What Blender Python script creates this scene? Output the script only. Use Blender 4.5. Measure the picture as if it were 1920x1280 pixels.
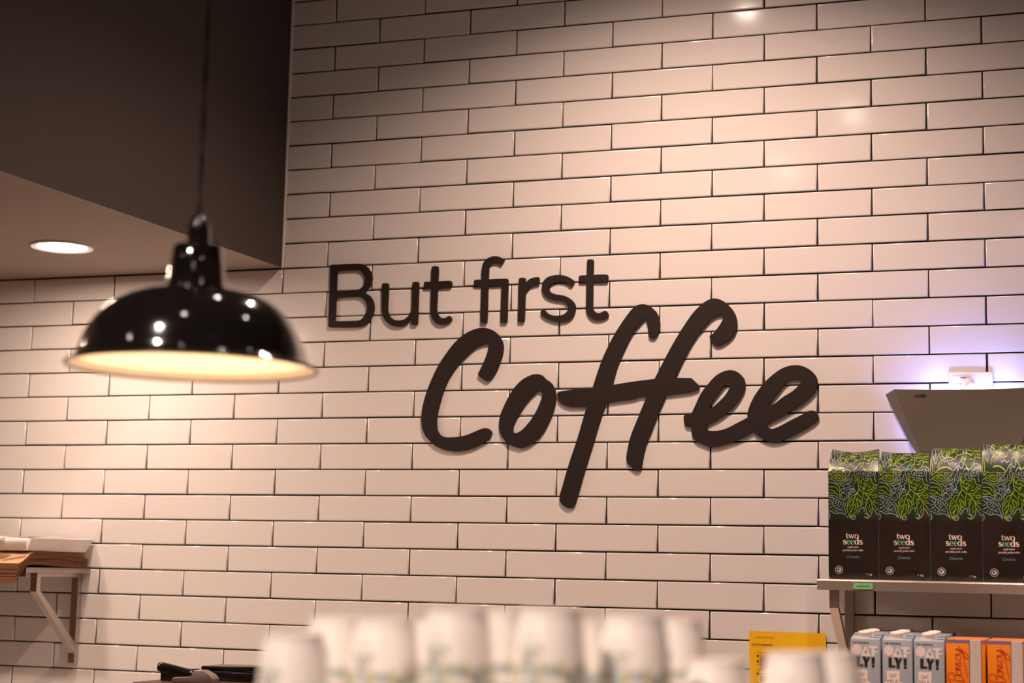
import bpy, bmesh, math, random
from mathutils import Vector, Matrix, noise
random.seed(7)
PI = math.pi
SC = bpy.context.scene
for o in list(bpy.data.objects):
    bpy.data.objects.remove(o)
COL = SC.collection

# ------------------------------------------------------------------ camera
CAM_LOC = Vector((2.247, -4.7071, 1.55))
def camera_axes(yaw=-0.334648, pitch=0.135273, roll=0.021037):
    f = Vector((math.sin(yaw)*math.cos(pitch), math.cos(yaw)*math.cos(pitch), math.sin(pitch)))
    r = Vector((math.cos(yaw), -math.sin(yaw), 0))
    u = r.cross(f)
    return math.cos(roll)*r + math.sin(roll)*u, -math.sin(roll)*r + math.cos(roll)*u, f
CR, CU, CF = camera_axes()
cam = bpy.data.cameras.new('camera')
co = bpy.data.objects.new('camera', cam); COL.objects.link(co)
m = Matrix((CR, CU, -CF)).transposed().to_4x4(); m.translation = CAM_LOC
co.matrix_world = m
FPX = 3192.45
cam.sensor_width = 36; cam.lens = FPX*36/1920; cam.clip_start = 0.05
cam.dof.use_dof = True; cam.dof.focus_distance = 4.6; cam.dof.aperture_fstop = 2.7
SC.camera = co

# ------------------------------------------------------------------ world and lights
SC.view_settings.view_transform = 'Standard'; SC.view_settings.look = 'None'
SC.view_settings.gamma = 1; SC.view_settings.exposure = 0.0
SC.view_settings.use_curve_mapping = False
SC.cycles.use_denoising = True
SC.cycles.max_bounces = 10; SC.cycles.sample_clamp_indirect = 4
world = bpy.data.worlds.new('cafe_ambient'); SC.world = world
world.use_nodes = True
bg = world.node_tree.nodes['Background']
bg.inputs[0].default_value = (1.0, 0.38, 0.21, 1); bg.inputs[1].default_value = 0.075

WARM = (1.0, 0.67, 0.52)
def spot(name, loc, target, power, angle, blend, radius, color=WARM):
    l = bpy.data.lights.new(name, 'SPOT'); l.energy = power; l.spot_size = math.radians(angle); l.spot_blend = blend
    l.shadow_soft_size = radius; l.color = color
    o = bpy.data.objects.new(name, l); COL.objects.link(o); o.location = loc
    o.rotation_euler = (Vector(target)-Vector(loc)).to_track_quat('-Z', 'Y').to_euler()
    return o
ROOF = 3.78
SOFFIT_GLOW = 212
spot('wall_washer_light', (1.2, -1.0, ROOF-0.03), (1.2, -0.85, 1.5), 200, 126, 0.9, 0.03)
spot('counter_light', (0.6, -4.4, ROOF-0.03), (1.62, -3.0, 1.4), 400, 46, 0.5, 0.04, (1.0, 0.78, 0.66))
spot('cup_fill_spot', (3.2, -4.4, ROOF-0.03), (1.72, -2.98, 1.4), 105, 36, 0.6, 0.04, (1.0, 0.72, 0.60))  # added fill to lift the dark right sides of the cups
spot('wall_fill_spot', (0.96, -1.75, ROOF-0.03), (1.35, 0, 1.25), 44, 66, 1.0, 0.04)  # added fill for the lower wall, set at a ceiling downlight
spot('carton_fill_spot', (2.2, -2.0, ROOF-0.03), (2.10, -0.45, 1.35), 235, 32, 0.8, 0.04, (1.0, 0.70, 0.56))  # added front fill, aimed to brighten the bags and cartons


# ------------------------------------------------------------------ helpers
def node_mat(name, color, rough=0.5, metal=0.0, var=0.0, scale=8.0, bump=0.0, bscale=200.0, spec=None, coat=0.0, stretch=None, tex='Object'):
    mt = bpy.data.materials.new(name); mt.use_nodes = True
    nt = mt.node_tree; b = nt.nodes['Principled BSDF']
    b.inputs['Base Color'].default_value = (*color, 1); b.inputs['Roughness'].default_value = rough
    b.inputs['Metallic'].default_value = metal; b.inputs['Coat Weight'].default_value = coat
    b.inputs['Coat Roughness'].default_value = 0.05
    if spec is not None: b.inputs['Specular IOR Level'].default_value = spec
    tc = nt.nodes.new('ShaderNodeTexCoord')
    src = tc.outputs[tex]
    if stretch:
        mp = nt.nodes.new('ShaderNodeMapping'); mp.inputs['Scale'].default_value = stretch
        nt.links.new(src, mp.inputs['Vector']); src = mp.outputs[0]
    if var:
        n = nt.nodes.new('ShaderNodeTexNoise'); n.inputs['Scale'].default_value = scale; n.inputs['Detail'].default_value = 4
        nt.links.new(src, n.inputs['Vector'])
        r = nt.nodes.new('ShaderNodeMix'); r.data_type = 'RGBA'
        r.inputs['A'].default_value = (*[c*(1-var) for c in color], 1)
        r.inputs['B'].default_value = (*[min(1, c*(1+var)) for c in color], 1)
        nt.links.new(n.outputs['Fac'], r.inputs['Factor']); nt.links.new(r.outputs['Result'], b.inputs['Base Color'])
    if bump:
        n2 = nt.nodes.new('ShaderNodeTexNoise'); n2.inputs['Scale'].default_value = bscale; n2.inputs['Detail'].default_value = 3
        nt.links.new(src, n2.inputs['Vector'])
        bp = nt.nodes.new('ShaderNodeBump'); bp.inputs['Strength'].default_value = bump; bp.inputs['Distance'].default_value = 0.002
        nt.links.new(n2.outputs['Fac'], bp.inputs['Height']); nt.links.new(bp.outputs[0], b.inputs['Normal'])
    return mt
def emit_mat(name, color, strength):
    mt = node_mat(name, color)
    b = mt.node_tree.nodes['Principled BSDF']
    b.inputs['Emission Color'].default_value = (*color, 1); b.inputs['Emission Strength'].default_value = strength
    return mt

def empty(name, loc, label=None, cat=None, group=None, rotz=0):
    o = bpy.data.objects.new(name, None); COL.objects.link(o); o.location = loc; o.rotation_euler = (0, 0, rotz)
    o.empty_display_size = 0.05
    if label: tag(o, label, cat, group)
    return o
def tag(o, label, cat, group=None, kind=None):
    o['label'] = label; o['category'] = cat
    if group: o['group'] = group
    if kind: o['kind'] = kind
    return o
def link(name, me, mats, parent=None, loc=None):
    o = bpy.data.objects.new(name, me); COL.objects.link(o)
    if mats is not None and not len(me.materials):
        for mt in (mats if isinstance(mats, (list, tuple)) else [mats]): me.materials.append(mt)
    if parent: o.parent = parent
    if loc: o.location = loc
    return o
def done(name, bm, mats, parent=None, smooth=False, loc=None, angle=40):
    bmesh.ops.recalc_face_normals(bm, faces=bm.faces)
    me = bpy.data.meshes.new(name); bm.to_mesh(me); bm.free()
    if smooth:
        for p in me.polygons: p.use_smooth = True
        me.set_sharp_from_angle(angle=math.radians(angle))
    return link(name, me, mats, parent, loc)
def box(bm, a, b, bev=0.0, mi=0, seg=2):
    t = bmesh.new()
    x0, y0, z0 = a; x1, y1, z1 = b
    vs = [t.verts.new(p) for p in ((x0,y0,z0),(x1,y0,z0),(x1,y1,z0),(x0,y1,z0),(x0,y0,z1),(x1,y0,z1),(x1,y1,z1),(x0,y1,z1))]
    for f in ((0,3,2,1),(4,5,6,7),(0,1,5,4),(1,2,6,5),(2,3,7,6),(3,0,4,7)): t.faces.new([vs[i] for i in f])
    if bev: bmesh.ops.bevel(t, geom=list(t.edges), offset=bev, segments=seg, affect='EDGES', profile=0.5)
    merge(bm, t, mi)
def merge(bm, t, mi=0, mat=None):
    mp = {}
    for v in t.verts: mp[v] = bm.verts.new(mat @ v.co if mat else v.co)
    for f in t.faces:
        try:
            g = bm.faces.new([mp[v] for v in f.verts]); g.material_index = mi if mi is not None else f.material_index
        except ValueError: pass
    t.free()
def prism(bm, pts, axis, a, b, bev=0.0, mi=0):
    """extrude a closed polygon of 2D points along an axis ('x': pts are (y,z); 'y': pts are (x,z); 'z': (x,y))"""
    def P(p, t):
        return (t, p[0], p[1]) if axis == 'x' else ((p[0], t, p[1]) if axis == 'y' else (p[0], p[1], t))
    t = bmesh.new()
    A = [t.verts.new(P(p, a)) for p in pts]; B = [t.verts.new(P(p, b)) for p in pts]
    n = len(pts)
    t.faces.new(A); t.faces.new(B[::-1])
    for i in range(n): t.faces.new((A[i], B[i], B[(i+1) % n], A[(i+1) % n]))
    bmesh.ops.recalc_face_normals(t, faces=t.faces)
    if bev: bmesh.ops.bevel(t, geom=list(t.edges), offset=bev, segments=2, affect='EDGES', profile=0.5)
    merge(bm, t, mi)
def lathe(bm, prof, seg=48, mi=0, mat=None, closed=False):
    t = bmesh.new(); rings = []
    for r, z in prof:
        if r < 1e-6: rings.append([t.verts.new((0, 0, z))])
        else: rings.append([t.verts.new((r*math.cos(2*PI*i/seg), r*math.sin(2*PI*i/seg), z)) for i in range(seg)])
    for k in range(len(rings)-(0 if closed else 1)):
        A, B = rings[k], rings[(k+1) % len(rings)]
        for i in range(seg):
            j = (i+1) % seg
            if len(A) == 1 and len(B) == 1: continue
            if len(A) == 1: t.faces.new((A[0], B[i], B[j]))
            elif len(B) == 1: t.faces.new((A[i], A[j], B[0]))
            else: t.faces.new((A[i], A[j], B[j], B[i]))
    merge(bm, t, mi, mat)
def tube(bm, path, r, seg=10, mi=0, cap=True):
    pts = [Vector(p) for p in path]; n = len(pts); rings = []
    up = None
    for i, p in enumerate(pts):
        d = (pts[min(i+1, n-1)]-pts[max(i-1, 0)]).normalized()
        if up is None: up = d.orthogonal().normalized()
        up = (up-d*up.dot(d)).normalized(); s = d.cross(up)
        rr = r[i] if isinstance(r, (list, tuple)) else r
        rings.append([bm.verts.new(p+rr*(math.cos(2*PI*k/seg)*up+math.sin(2*PI*k/seg)*s)) for k in range(seg)])
    for a, b in zip(rings, rings[1:]):
        for k in range(seg):
            f = bm.faces.new((a[k], a[(k+1) % seg], b[(k+1) % seg], b[k])); f.material_index = mi
    if cap:
        for rg in (rings[0], rings[-1][::-1]):
            f = bm.faces.new(rg); f.material_index = mi
def cross_tube(bm, a, b, w, h, side=Vector((1, 0, 0)), mi=0):
    """rectangular bar from a to b, w across `side`, h across the other direction"""
    a = Vector(a); b = Vector(b); d = (b-a).normalized(); s = (side-d*side.dot(d)).normalized(); u = d.cross(s)
    vs = []
    for p in (a, b):
        for i, j in ((-1,-1),(1,-1),(1,1),(-1,1)): vs.append(bm.verts.new(p+s*w/2*i+u*h/2*j))
    for f in ((3,2,1,0),(4,5,6,7),(0,1,5,4),(1,2,6,5),(2,3,7,6),(3,0,4,7)):
        g = bm.faces.new([vs[i] for i in f]); g.material_index = mi
def thicken(bm, th):
    """give an open sheet a real thickness"""
    bmesh.ops.recalc_face_normals(bm, faces=bm.faces); bm.normal_update()
    fs = list(bm.faces); rim = [e for e in bm.edges if len(e.link_faces) == 1]
    cp = {v: bm.verts.new(v.co-v.normal*th) for v in list(bm.verts)}
    for f in fs: bm.faces.new([cp[v] for v in reversed(f.verts)])
    for e in rim:
        a, b = e.verts; bm.faces.new((a, b, cp[b], cp[a]))
def catmull(pts, n=5, closed=True):
    """pts: (x, y, sharp). Smooth through the points, straight tangents broken at sharp ones"""
    N = len(pts); out = []
    rng = range(N if closed else N-1)
    for i in rng:
        p1, p2 = pts[i], pts[(i+1) % N]
        p0 = pts[(i-1) % N] if (closed or i > 0) else p1
        p3 = pts[(i+2) % N] if (closed or i+2 < N) else p2
        c1 = len(p1) > 2 and p1[2]; c2 = len(p2) > 2 and p2[2]
        L = math.hypot(p2[0]-p1[0], p2[1]-p1[1])
        def tang(a, b, c):
            la = math.hypot(b[0]-a[0], b[1]-a[1]); lb = math.hypot(c[0]-b[0], c[1]-b[1]); s = la+lb
            if s < 1e-9: return (0, 0)
            return ((c[0]-a[0])/s*L, (c[1]-a[1])/s*L)
        m1 = (p2[0]-p1[0], p2[1]-p1[1]) if c1 else tang(p0, p1, p2)
        m2 = (p2[0]-p1[0], p2[1]-p1[1]) if c2 else tang(p1, p2, p3)
        for k in range(n):
            t = k/n; h1 = 2*t**3-3*t*t+1; h2 = t**3-2*t*t+t; h3 = -2*t**3+3*t*t; h4 = t**3-t*t
            out.append((h1*p1[0]+h2*m1[0]+h3*p2[0]+h4*m2[0], h1*p1[1]+h2*m1[1]+h3*p2[1]+h4*m2[1]))
    if not closed: out.append(tuple(pts[-1][:2]))
    return out
def parse(s):
    return [(float(t.rstrip('s').split(',')[0]), float(t.rstrip('s').split(',')[1]), t.endswith('s')) for t in s.split()]
def filled(name, loops, extrude=0.0, bevel=0.0):
    """flat outline (first loop outer, others holes) -> mesh in the XY plane, extruded +-extrude in Z"""
    cu = bpy.data.curves.new(name, 'CURVE'); cu.dimensions = '2D'; cu.fill_mode = 'BOTH'
    cu.extrude = extrude; cu.bevel_depth = bevel; cu.bevel_resolution = 1
    for lp in loops:
        sp = cu.splines.new('POLY'); sp.points.add(len(lp)-1); sp.use_cyclic_u = True
        for q, p in zip(sp.points, lp): q.co = (p[0], p[1], 0, 1)
    return curve_mesh(cu, name)
def curve_mesh(cu, name):
    o = bpy.data.objects.new(name, cu); COL.objects.link(o)
    dg = bpy.context.evaluated_depsgraph_get(); dg.update()
    me = bpy.data.meshes.new_from_object(o.evaluated_get(dg))
    bpy.data.objects.remove(o); bpy.data.curves.remove(cu)
    me.name = name; me.materials.clear()
    return me
_TXT = {}
def text_geo(s, shear=0.0, bold=0.0):
    """verts and faces of a line of lettering, cap height about 0.7 per unit, centred on x"""
    k = (s, shear, bold)
    if k not in _TXT:
        cu = bpy.data.curves.new('lettering', 'FONT'); cu.body = s; cu.shear = shear; cu.offset = bold; cu.align_x = 'CENTER'
        cu.resolution_u = 2
        me = curve_mesh(cu, 'lettering')
        _TXT[k] = ([tuple(v.co[:2]) for v in me.vertices], [tuple(p.vertices) for p in me.polygons])
        bpy.data.meshes.remove(me)
    return _TXT[k]
def put_text(bm, s, mapf, u, v, size, width=None, mi=0, shear=0.0, bold=0.0, rot=0.0):
    vs, fs = text_geo(s, shear, bold)
    xs = [p[0] for p in vs]; w0 = max(xs)-min(xs); cx = (max(xs)+min(xs))/2
    sx = size if width is None else width/w0
    c, sn = math.cos(rot), math.sin(rot)
    V = [bm.verts.new(mapf(u+(x-cx)*sx*c-y*size*sn, v+(x-cx)*sx*sn+y*size*c)) for x, y in vs]
    for f in fs:
        try:
            g = bm.faces.new([V[i] for i in f]); g.material_index = mi
        except ValueError: pass
def ribbon(bm, pts, w, mapf, mi=0, closed=False):
    """flat printed line along 2D points; w one width or a list of widths"""
    n = len(pts); A = []; B = []
    for i in range(n):
        a = pts[(i-1) % n] if (closed or i) else pts[i]; b = pts[(i+1) % n] if (closed or i < n-1) else pts[i]
        dx, dy = b[0]-a[0], b[1]-a[1]; L = math.hypot(dx, dy) or 1e-9
        ww = (w[min(int(i*len(w)/n), len(w)-1)] if isinstance(w, list) else w)/2
        nx, ny = -dy/L*ww, dx/L*ww
        A.append(bm.verts.new(mapf(pts[i][0]+nx, pts[i][1]+ny))); B.append(bm.verts.new(mapf(pts[i][0]-nx, pts[i][1]-ny)))
    for i in range(n if closed else n-1):
        j = (i+1) % n
        try:
            f = bm.faces.new((A[i], B[i], B[j], A[j])); f.material_index = mi
        except ValueError: pass
def patch(bm, pts, mapf, mi=0):
    try:
        f = bm.faces.new([bm.verts.new(mapf(*p[:2])) for p in pts]); f.material_index = mi
    except ValueError: pass
def circ(cx, cy, r, n=16, ry=None, rot=0.0):
    ry = ry or r; c, s = math.cos(rot), math.sin(rot)
    return [(cx+r*math.cos(2*PI*i/n)*c-ry*math.sin(2*PI*i/n)*s, cy+r*math.cos(2*PI*i/n)*s+ry*math.sin(2*PI*i/n)*c) for i in range(n)]
def interp(ws, n):
    return [ws[min(len(ws)-1, int(i*(len(ws)-1)/max(1, n-1)))]*(1-((i*(len(ws)-1)/max(1, n-1)) % 1)) + ws[min(len(ws)-1, int(i*(len(ws)-1)/max(1, n-1))+1)]*((i*(len(ws)-1)/max(1, n-1)) % 1) for i in range(n)]

# serif lettering drawn with thick and thin strokes: x-height 1, returns advance
def serif_glyph(bm, ch, ox, oy, s, mapf, mi):
    def st(pts, ws, closed=False, smooth=True):
        q = catmull(pts, 5, closed) if smooth else pts
        ribbon(bm, [(ox+x*s, oy+y*s) for x, y in q], [w*s for w in interp(ws + ([ws[0]] if closed else []), len(q))], mapf, mi, closed)
    if ch == 't':
        st([(.30,1.38),(.30,.9),(.30,.35),(.36,.12),(.5,.06),(.66,.14)], [.08,.22,.24,.22,.16,.07]); st([(.02,.97),(.64,.97)], [.11], smooth=False); return .68
    if ch == 'w':
        st([(.12,1),(.46,0)], [.24], smooth=False); st([(.46,0),(.74,.95)], [.10], smooth=False)
        st([(.70,1),(1.04,0)], [.24], smooth=False); st([(1.04,0),(1.36,.98)], [.10], smooth=False)
        st([(-.06,.97),(.32,.97)], [.09], smooth=False); st([(1.2,.97),(1.52,.97)], [.09], smooth=False); return 1.5
    if ch == 'o':
        st([(.92,.5),(.8,.86),(.5,.98),(.2,.86),(.08,.5),(.2,.14),(.5,.02),(.8,.14)], [.26,.2,.1,.2,.26,.2,.1,.2], True); return 1.02
    if ch == 's':
        st([(.70,.72),(.62,.92),(.4,.99),(.16,.88),(.14,.70),(.34,.56),(.58,.44),(.72,.26),(.62,.08),(.38,0),(.14,.08),(.06,.3)], [.08,.1,.12,.18,.24,.27,.27,.24,.16,.12,.1,.08])
        return .86
    if ch == 'e':
        st([(.10,.54),(.80,.54)], [.10], smooth=False)
        st([(.82,.52),(.76,.84),(.5,.98),(.2,.84),(.08,.5),(.2,.14),(.5,.01),(.76,.1),(.86,.26)], [.16,.16,.1,.2,.26,.22,.14,.09,.06]); return .96
    if ch == 'd':
        st([(.72,.5),(.64,.86),(.44,.98),(.2,.86),(.08,.5),(.2,.14),(.44,.02),(.64,.14)], [.1,.12,.1,.2,.26,.2,.1,.12], True)
        st([(.82,1.46),(.82,.0)], [.24], smooth=False); st([(.62,1.43),(.9,1.43)], [.09], smooth=False); st([(.76,.04),(1.04,.04)], [.09], smooth=False); return 1.1
    return .5
def serif_line(bm, s, u, v, xh, mapf, mis):
    """lettering centred on u with its baseline at v"""
    adv = {'t': .68, 'w': 1.5, 'o': 1.02, 's': .86, 'e': .96, 'd': 1.1}
    x = u-sum(adv[c] for c in s)*xh/2
    for c, mi in zip(s, mis):
        x += serif_glyph(bm, c, x, v, xh, mapf, mi)*xh
# ------------------------------------------------------------------ materials
M = {}
M['tile'] = node_mat('white_glazed_tile', (0.80, 0.785, 0.77), 0.10, var=0.02, scale=3, bump=0.035, bscale=14, tex='Object')
M['grout'] = node_mat('dark_grout', (0.010, 0.007, 0.006), 0.95, var=0.3, scale=30)
M['paint'] = node_mat('soffit_paint_lit', (0.33, 0.265, 0.225), 0.75, var=0.03, scale=3, bump=0.05, bscale=300)  # bulkhead underside; bounced light on it is put into the colour
M['fascia'] = node_mat('bulkhead_paint_shaded', (0.055, 0.042, 0.036), 0.7, var=0.03, scale=3, bump=0.05, bscale=300)  # bulkhead side face; its shade is put into the colour
M['ceiling'] = node_mat('dark_ceiling_paint', (0.035, 0.03, 0.028), 0.85, var=0.1)
M['caulk'] = node_mat('white_edge_trim', (0.80, 0.77, 0.74), 0.4, var=0.1, scale=30)
M['floor'] = node_mat('warm_timber_floor', (0.20, 0.13, 0.085), 0.5, var=0.3, scale=3)
M['letter'] = node_mat('dark_brown_letter_paint', (0.019, 0.012, 0.011), 0.62, var=0.12, scale=60, bump=0.1, bscale=500, spec=0.3)
M['enamel'] = node_mat('black_gloss_enamel', (0.006, 0.005, 0.005), 0.09, var=0.1, coat=0.6)
M['enamel_in'] = node_mat('cream_enamel_inside_shade', (0.86, 0.78, 0.66), 0.4, var=0.02)
M['rim'] = node_mat('dark_rim_bead', (0.03, 0.02, 0.015), 0.25, var=0.1)
M['cord'] = node_mat('twisted_black_fabric_cord', (0.030, 0.024, 0.022), 0.35, var=0.3, scale=300)
M['bulb'] = emit_mat('glowing_lamp_bulb', (1.0, 0.66, 0.40), 105)
M['led'] = emit_mat('downlight_diffuser', (1.0, 0.71, 0.55), SOFFIT_GLOW)
M['led2'] = emit_mat('downlight_diffuser_strong', (1.0, 0.70, 0.54), SOFFIT_GLOW*2.3)
M['led_far'] = emit_mat('ceiling_downlight_diffuser', (1.0, 0.85, 0.74), 150)
M['whiteplastic'] = node_mat('white_plastic', (0.80, 0.79, 0.78), 0.3, var=0.02)
M['steel'] = node_mat('brushed_stainless_steel', (0.40, 0.345, 0.30), 0.30, 1.0, var=0.10, scale=30, bump=0.10, bscale=30, stretch=(1, 60, 60))
_nt = M['steel'].node_tree; _b = _nt.nodes['Principled BSDF']; _b.inputs['Anisotropic'].default_value = 0.85
_tg = _nt.nodes.new('ShaderNodeTangent'); _tg.direction_type = 'RADIAL'; _tg.axis = 'X'; _nt.links.new(_tg.outputs[0], _b.inputs['Tangent'])
M['steel_v'] = node_mat('brushed_stainless_bracket', (0.56, 0.50, 0.44), 0.36, 1.0, var=0.12, scale=40, bump=0.1, bscale=40, stretch=(60, 60, 2))
M['kraft'] = node_mat('brown_kraft_paper', (0.55, 0.35, 0.185), 0.8, var=0.12, scale=30, bump=0.1, bscale=120)  # top sheet; glare of the downlight above is put into the colour
M['kraft_shaded'] = node_mat('kraft_paper_shaded', (0.13, 0.048, 0.018), 0.85, var=0.35, scale=20, stretch=(1, 1, 40))  # cut edges and lower layers, shade on the bundle put into the colour
M['wpaper'] = node_mat('white_paper', (0.80, 0.76, 0.73), 0.65, var=0.04, scale=30, bump=0.15, bscale=60)
M['cup'] = node_mat('white_paper_cup', (0.80, 0.76, 0.72), 0.5, var=0.02)
M['cup_mauve'] = node_mat('mauve_cup_print', (0.15, 0.09, 0.11), 0.5, var=0.05)
M['cup_green'] = node_mat('green_cup_print', (0.22, 0.48, 0.22), 0.5, var=0.05)
M['cup_olive'] = node_mat('pale_olive_cup_print', (0.58, 0.56, 0.32), 0.5, var=0.15, scale=60)
M['cup_blue'] = node_mat('pale_blue_cup_print', (0.38, 0.50, 0.52), 0.5, var=0.15, scale=60)
M['trap'] = node_mat('beige_powder_coated_steel', (0.20, 0.172, 0.136), 0.55, var=0.03, bump=0.06, bscale=900)
M['uv'] = emit_mat('violet_blue_tube', (0.32, 0.35, 1.0), 105)
M['ink'] = node_mat('black_ink', (0.012, 0.010, 0.010), 0.6, var=0.1)
M['yellow'] = node_mat('yellow_laminated_paper', (0.97, 0.57, 0.014), 0.38, var=0.05, scale=6)
M['ydark'] = node_mat('brown_print_on_yellow', (0.12, 0.045, 0.01), 0.6, var=0.1)
M['yfaint'] = node_mat('ochre_picture_on_yellow', (0.50, 0.24, 0.02), 0.6, var=0.3, scale=60)
M['green_label'] = node_mat('green_sticky_label', (0.16, 0.50, 0.18), 0.6, var=0.15, scale=40)
M['gloss_black'] = node_mat('black_plastic', (0.010, 0.008, 0.008), 0.22, var=0.1)
M['grey_clear'] = node_mat('grey_steel_scoop', (0.34, 0.28, 0.27), 0.38, 0.6, var=0.08)
M['oat'] = node_mat('pale_grey_blue_carton', (0.34, 0.385, 0.455), 0.42, var=0.03)
M['oat_white'] = node_mat('off_white_carton_print', (0.80, 0.70, 0.66), 0.5, var=0.03)
M['oat_grey'] = node_mat('grey_carton_print', (0.22, 0.20, 0.20), 0.5, var=0.05)
M['cap'] = node_mat('off_white_screw_cap', (0.80, 0.70, 0.66), 0.4, var=0.02)
M['oj_purple'] = node_mat('purple_carton_band', (0.20, 0.16, 0.34), 0.45, var=0.08)
M['oj_red'] = node_mat('red_script_print', (0.62, 0.045, 0.010), 0.5, var=0.05)
M['oj_white'] = node_mat('white_text_panel', (0.74, 0.66, 0.62), 0.5, var=0.03)
M['oj_top'] = node_mat('orange_carton_top', (0.72, 0.28, 0.08), 0.45, var=0.12, scale=60)
M['lime'] = node_mat('lime_line_print', (0.27, 0.42, 0.022), 0.4, var=0.25, scale=40)
M['greyblue'] = node_mat('grey_blue_line_print', (0.30, 0.35, 0.42), 0.4, var=0.15, scale=40)
M['teal'] = node_mat('teal_line_print', (0.16, 0.46, 0.42), 0.4, var=0.1)
M['cream'] = node_mat('cream_print', (0.80, 0.66, 0.58), 0.5, var=0.03)
M['bagblue'] = node_mat('blue_script_print', (0.16, 0.30, 0.40), 0.5, var=0.05)
M['bench'] = node_mat('bench_steel', (0.5, 0.46, 0.42), 0.4, 1.0, var=0.1)
M['benchtop'] = node_mat('pale_bench_top', (0.62, 0.58, 0.54), 0.45, var=0.05)  # unseen top, made pale to bounce light up to the soffit
M['darkwood'] = node_mat('dark_brown_timber', (0.085, 0.035, 0.018), 0.5, var=0.25, scale=20)
def orange_mat():
    mt = node_mat('orange_ribbed_carton', (0.80, 0.21, 0.008), 0.42)
    nt = mt.node_tree; b = nt.nodes['Principled BSDF']
    tc = nt.nodes.new('ShaderNodeTexCoord'); wv = nt.nodes.new('ShaderNodeTexWave'); wv.bands_direction = 'Z'
    wv.inputs['Scale'].default_value = 72; wv.inputs['Distortion'].default_value = 0.3
    rp = nt.nodes.new('ShaderNodeValToRGB')
    rp.color_ramp.elements[0].color = (0.50, 0.10, 0.004, 1); rp.color_ramp.elements[1].color = (0.85, 0.26, 0.012, 1); rp.color_ramp.elements[1].position = 0.45
    nt.links.new(tc.outputs['Object'], wv.inputs['Vector']); nt.links.new(wv.outputs['Color'], rp.inputs[0]); nt.links.new(rp.outputs[0], b.inputs['Base Color'])
    return mt
M['orange'] = orange_mat()
def bag_mat():
    mt = node_mat('dark_foil_bag_with_print_tints', (0.02, 0.014, 0.012), 0.30, bump=0.35, bscale=22)
    nt = mt.node_tree; b = nt.nodes['Principled BSDF']
    uv = nt.nodes.new('ShaderNodeUVMap'); sp = nt.nodes.new('ShaderNodeSeparateXYZ'); nt.links.new(uv.outputs[0], sp.inputs[0])
    nz = nt.nodes.new('ShaderNodeTexNoise'); nz.inputs['Scale'].default_value = 22; nz.inputs['Detail'].default_value = 1
    nt.links.new(uv.outputs[0], nz.inputs['Vector'])
    rp = nt.nodes.new('ShaderNodeValToRGB'); cr = rp.color_ramp; cr.interpolation = 'EASE'
    cr.elements[0].position = 0.34; cr.elements[0].color = (0.030, 0.026, 0.032, 1)
    cr.elements[1].position = 0.68; cr.elements[1].color = (0.065, 0.075, 0.006, 1)
    e = cr.elements.new(0.45); e.color = (0.008, 0.026, 0.008, 1)
    e = cr.elements.new(0.56); e.color = (0.014, 0.040, 0.006, 1)
    nt.links.new(nz.outputs['Fac'], rp.inputs[0])
    # printed zone starts at a height of 0.155 m on the face (V is metres)
    ma = nt.nodes.new('ShaderNodeMapRange'); ma.inputs['From Min'].default_value = 0.148; ma.inputs['From Max'].default_value = 0.166
    nt.links.new(sp.outputs['Y'], ma.inputs['Value'])
    mx = nt.nodes.new('ShaderNodeMix'); mx.data_type = 'RGBA'; mx.inputs['A'].default_value = (0.018, 0.0115, 0.010, 1)
    nt.links.new(ma.outputs[0], mx.inputs['Factor']); nt.links.new(rp.outputs[0], mx.inputs['B']); nt.links.new(mx.outputs['Result'], b.inputs['Base Color'])
    return mt
M['bag'] = bag_mat()

# ------------------------------------------------------------------ the room
PITCH, ROWH, TOPZ = 0.302, 0.0782511, 3.33743      # tile pitch, course height, height of course line 0
EDGE = -0.151                                       # where the bulkhead ends along the wall
SOFFIT = 2.479
def struct(name, bm, mt, parent=None, smooth=False):
    o = done(name, bm, mt, parent, smooth)
    if not parent: o['kind'] = 'structure'
    return o
bm = bmesh.new(); box(bm, (-3.2, 0.0045, 0), (4.2, 0.14, ROOF))
wall = struct('wall_back', bm, M['grout'])
bm = bmesh.new(); box(bm, (-3.2, -7.0, -0.1), (4.2, 0.14, 0))
struct('floor', bm, M['floor'])
bm = bmesh.new(); box(bm, (-3.2, -7.0, ROOF), (4.2, 0.14, ROOF+0.1))
struct('ceiling', bm, M['ceiling'])
# bulkhead over the left half: its side face runs out from the wall at a slight angle
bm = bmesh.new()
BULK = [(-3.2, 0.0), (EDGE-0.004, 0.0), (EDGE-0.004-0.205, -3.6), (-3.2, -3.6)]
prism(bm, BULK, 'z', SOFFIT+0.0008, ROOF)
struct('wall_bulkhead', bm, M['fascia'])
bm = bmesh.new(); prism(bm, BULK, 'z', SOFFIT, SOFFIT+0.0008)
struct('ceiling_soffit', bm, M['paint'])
bm = bmesh.new(); box(bm, (EDGE-0.0038, -0.0065, SOFFIT-0.001), (EDGE+0.0036, 0.0045, ROOF), 0.0025)
n = 60
for v in bm.verts: v.co.x += 0.0012*noise.noise((v.co.z*9, 3, 1))
struct('trim_1', bm, M['caulk'])

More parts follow.
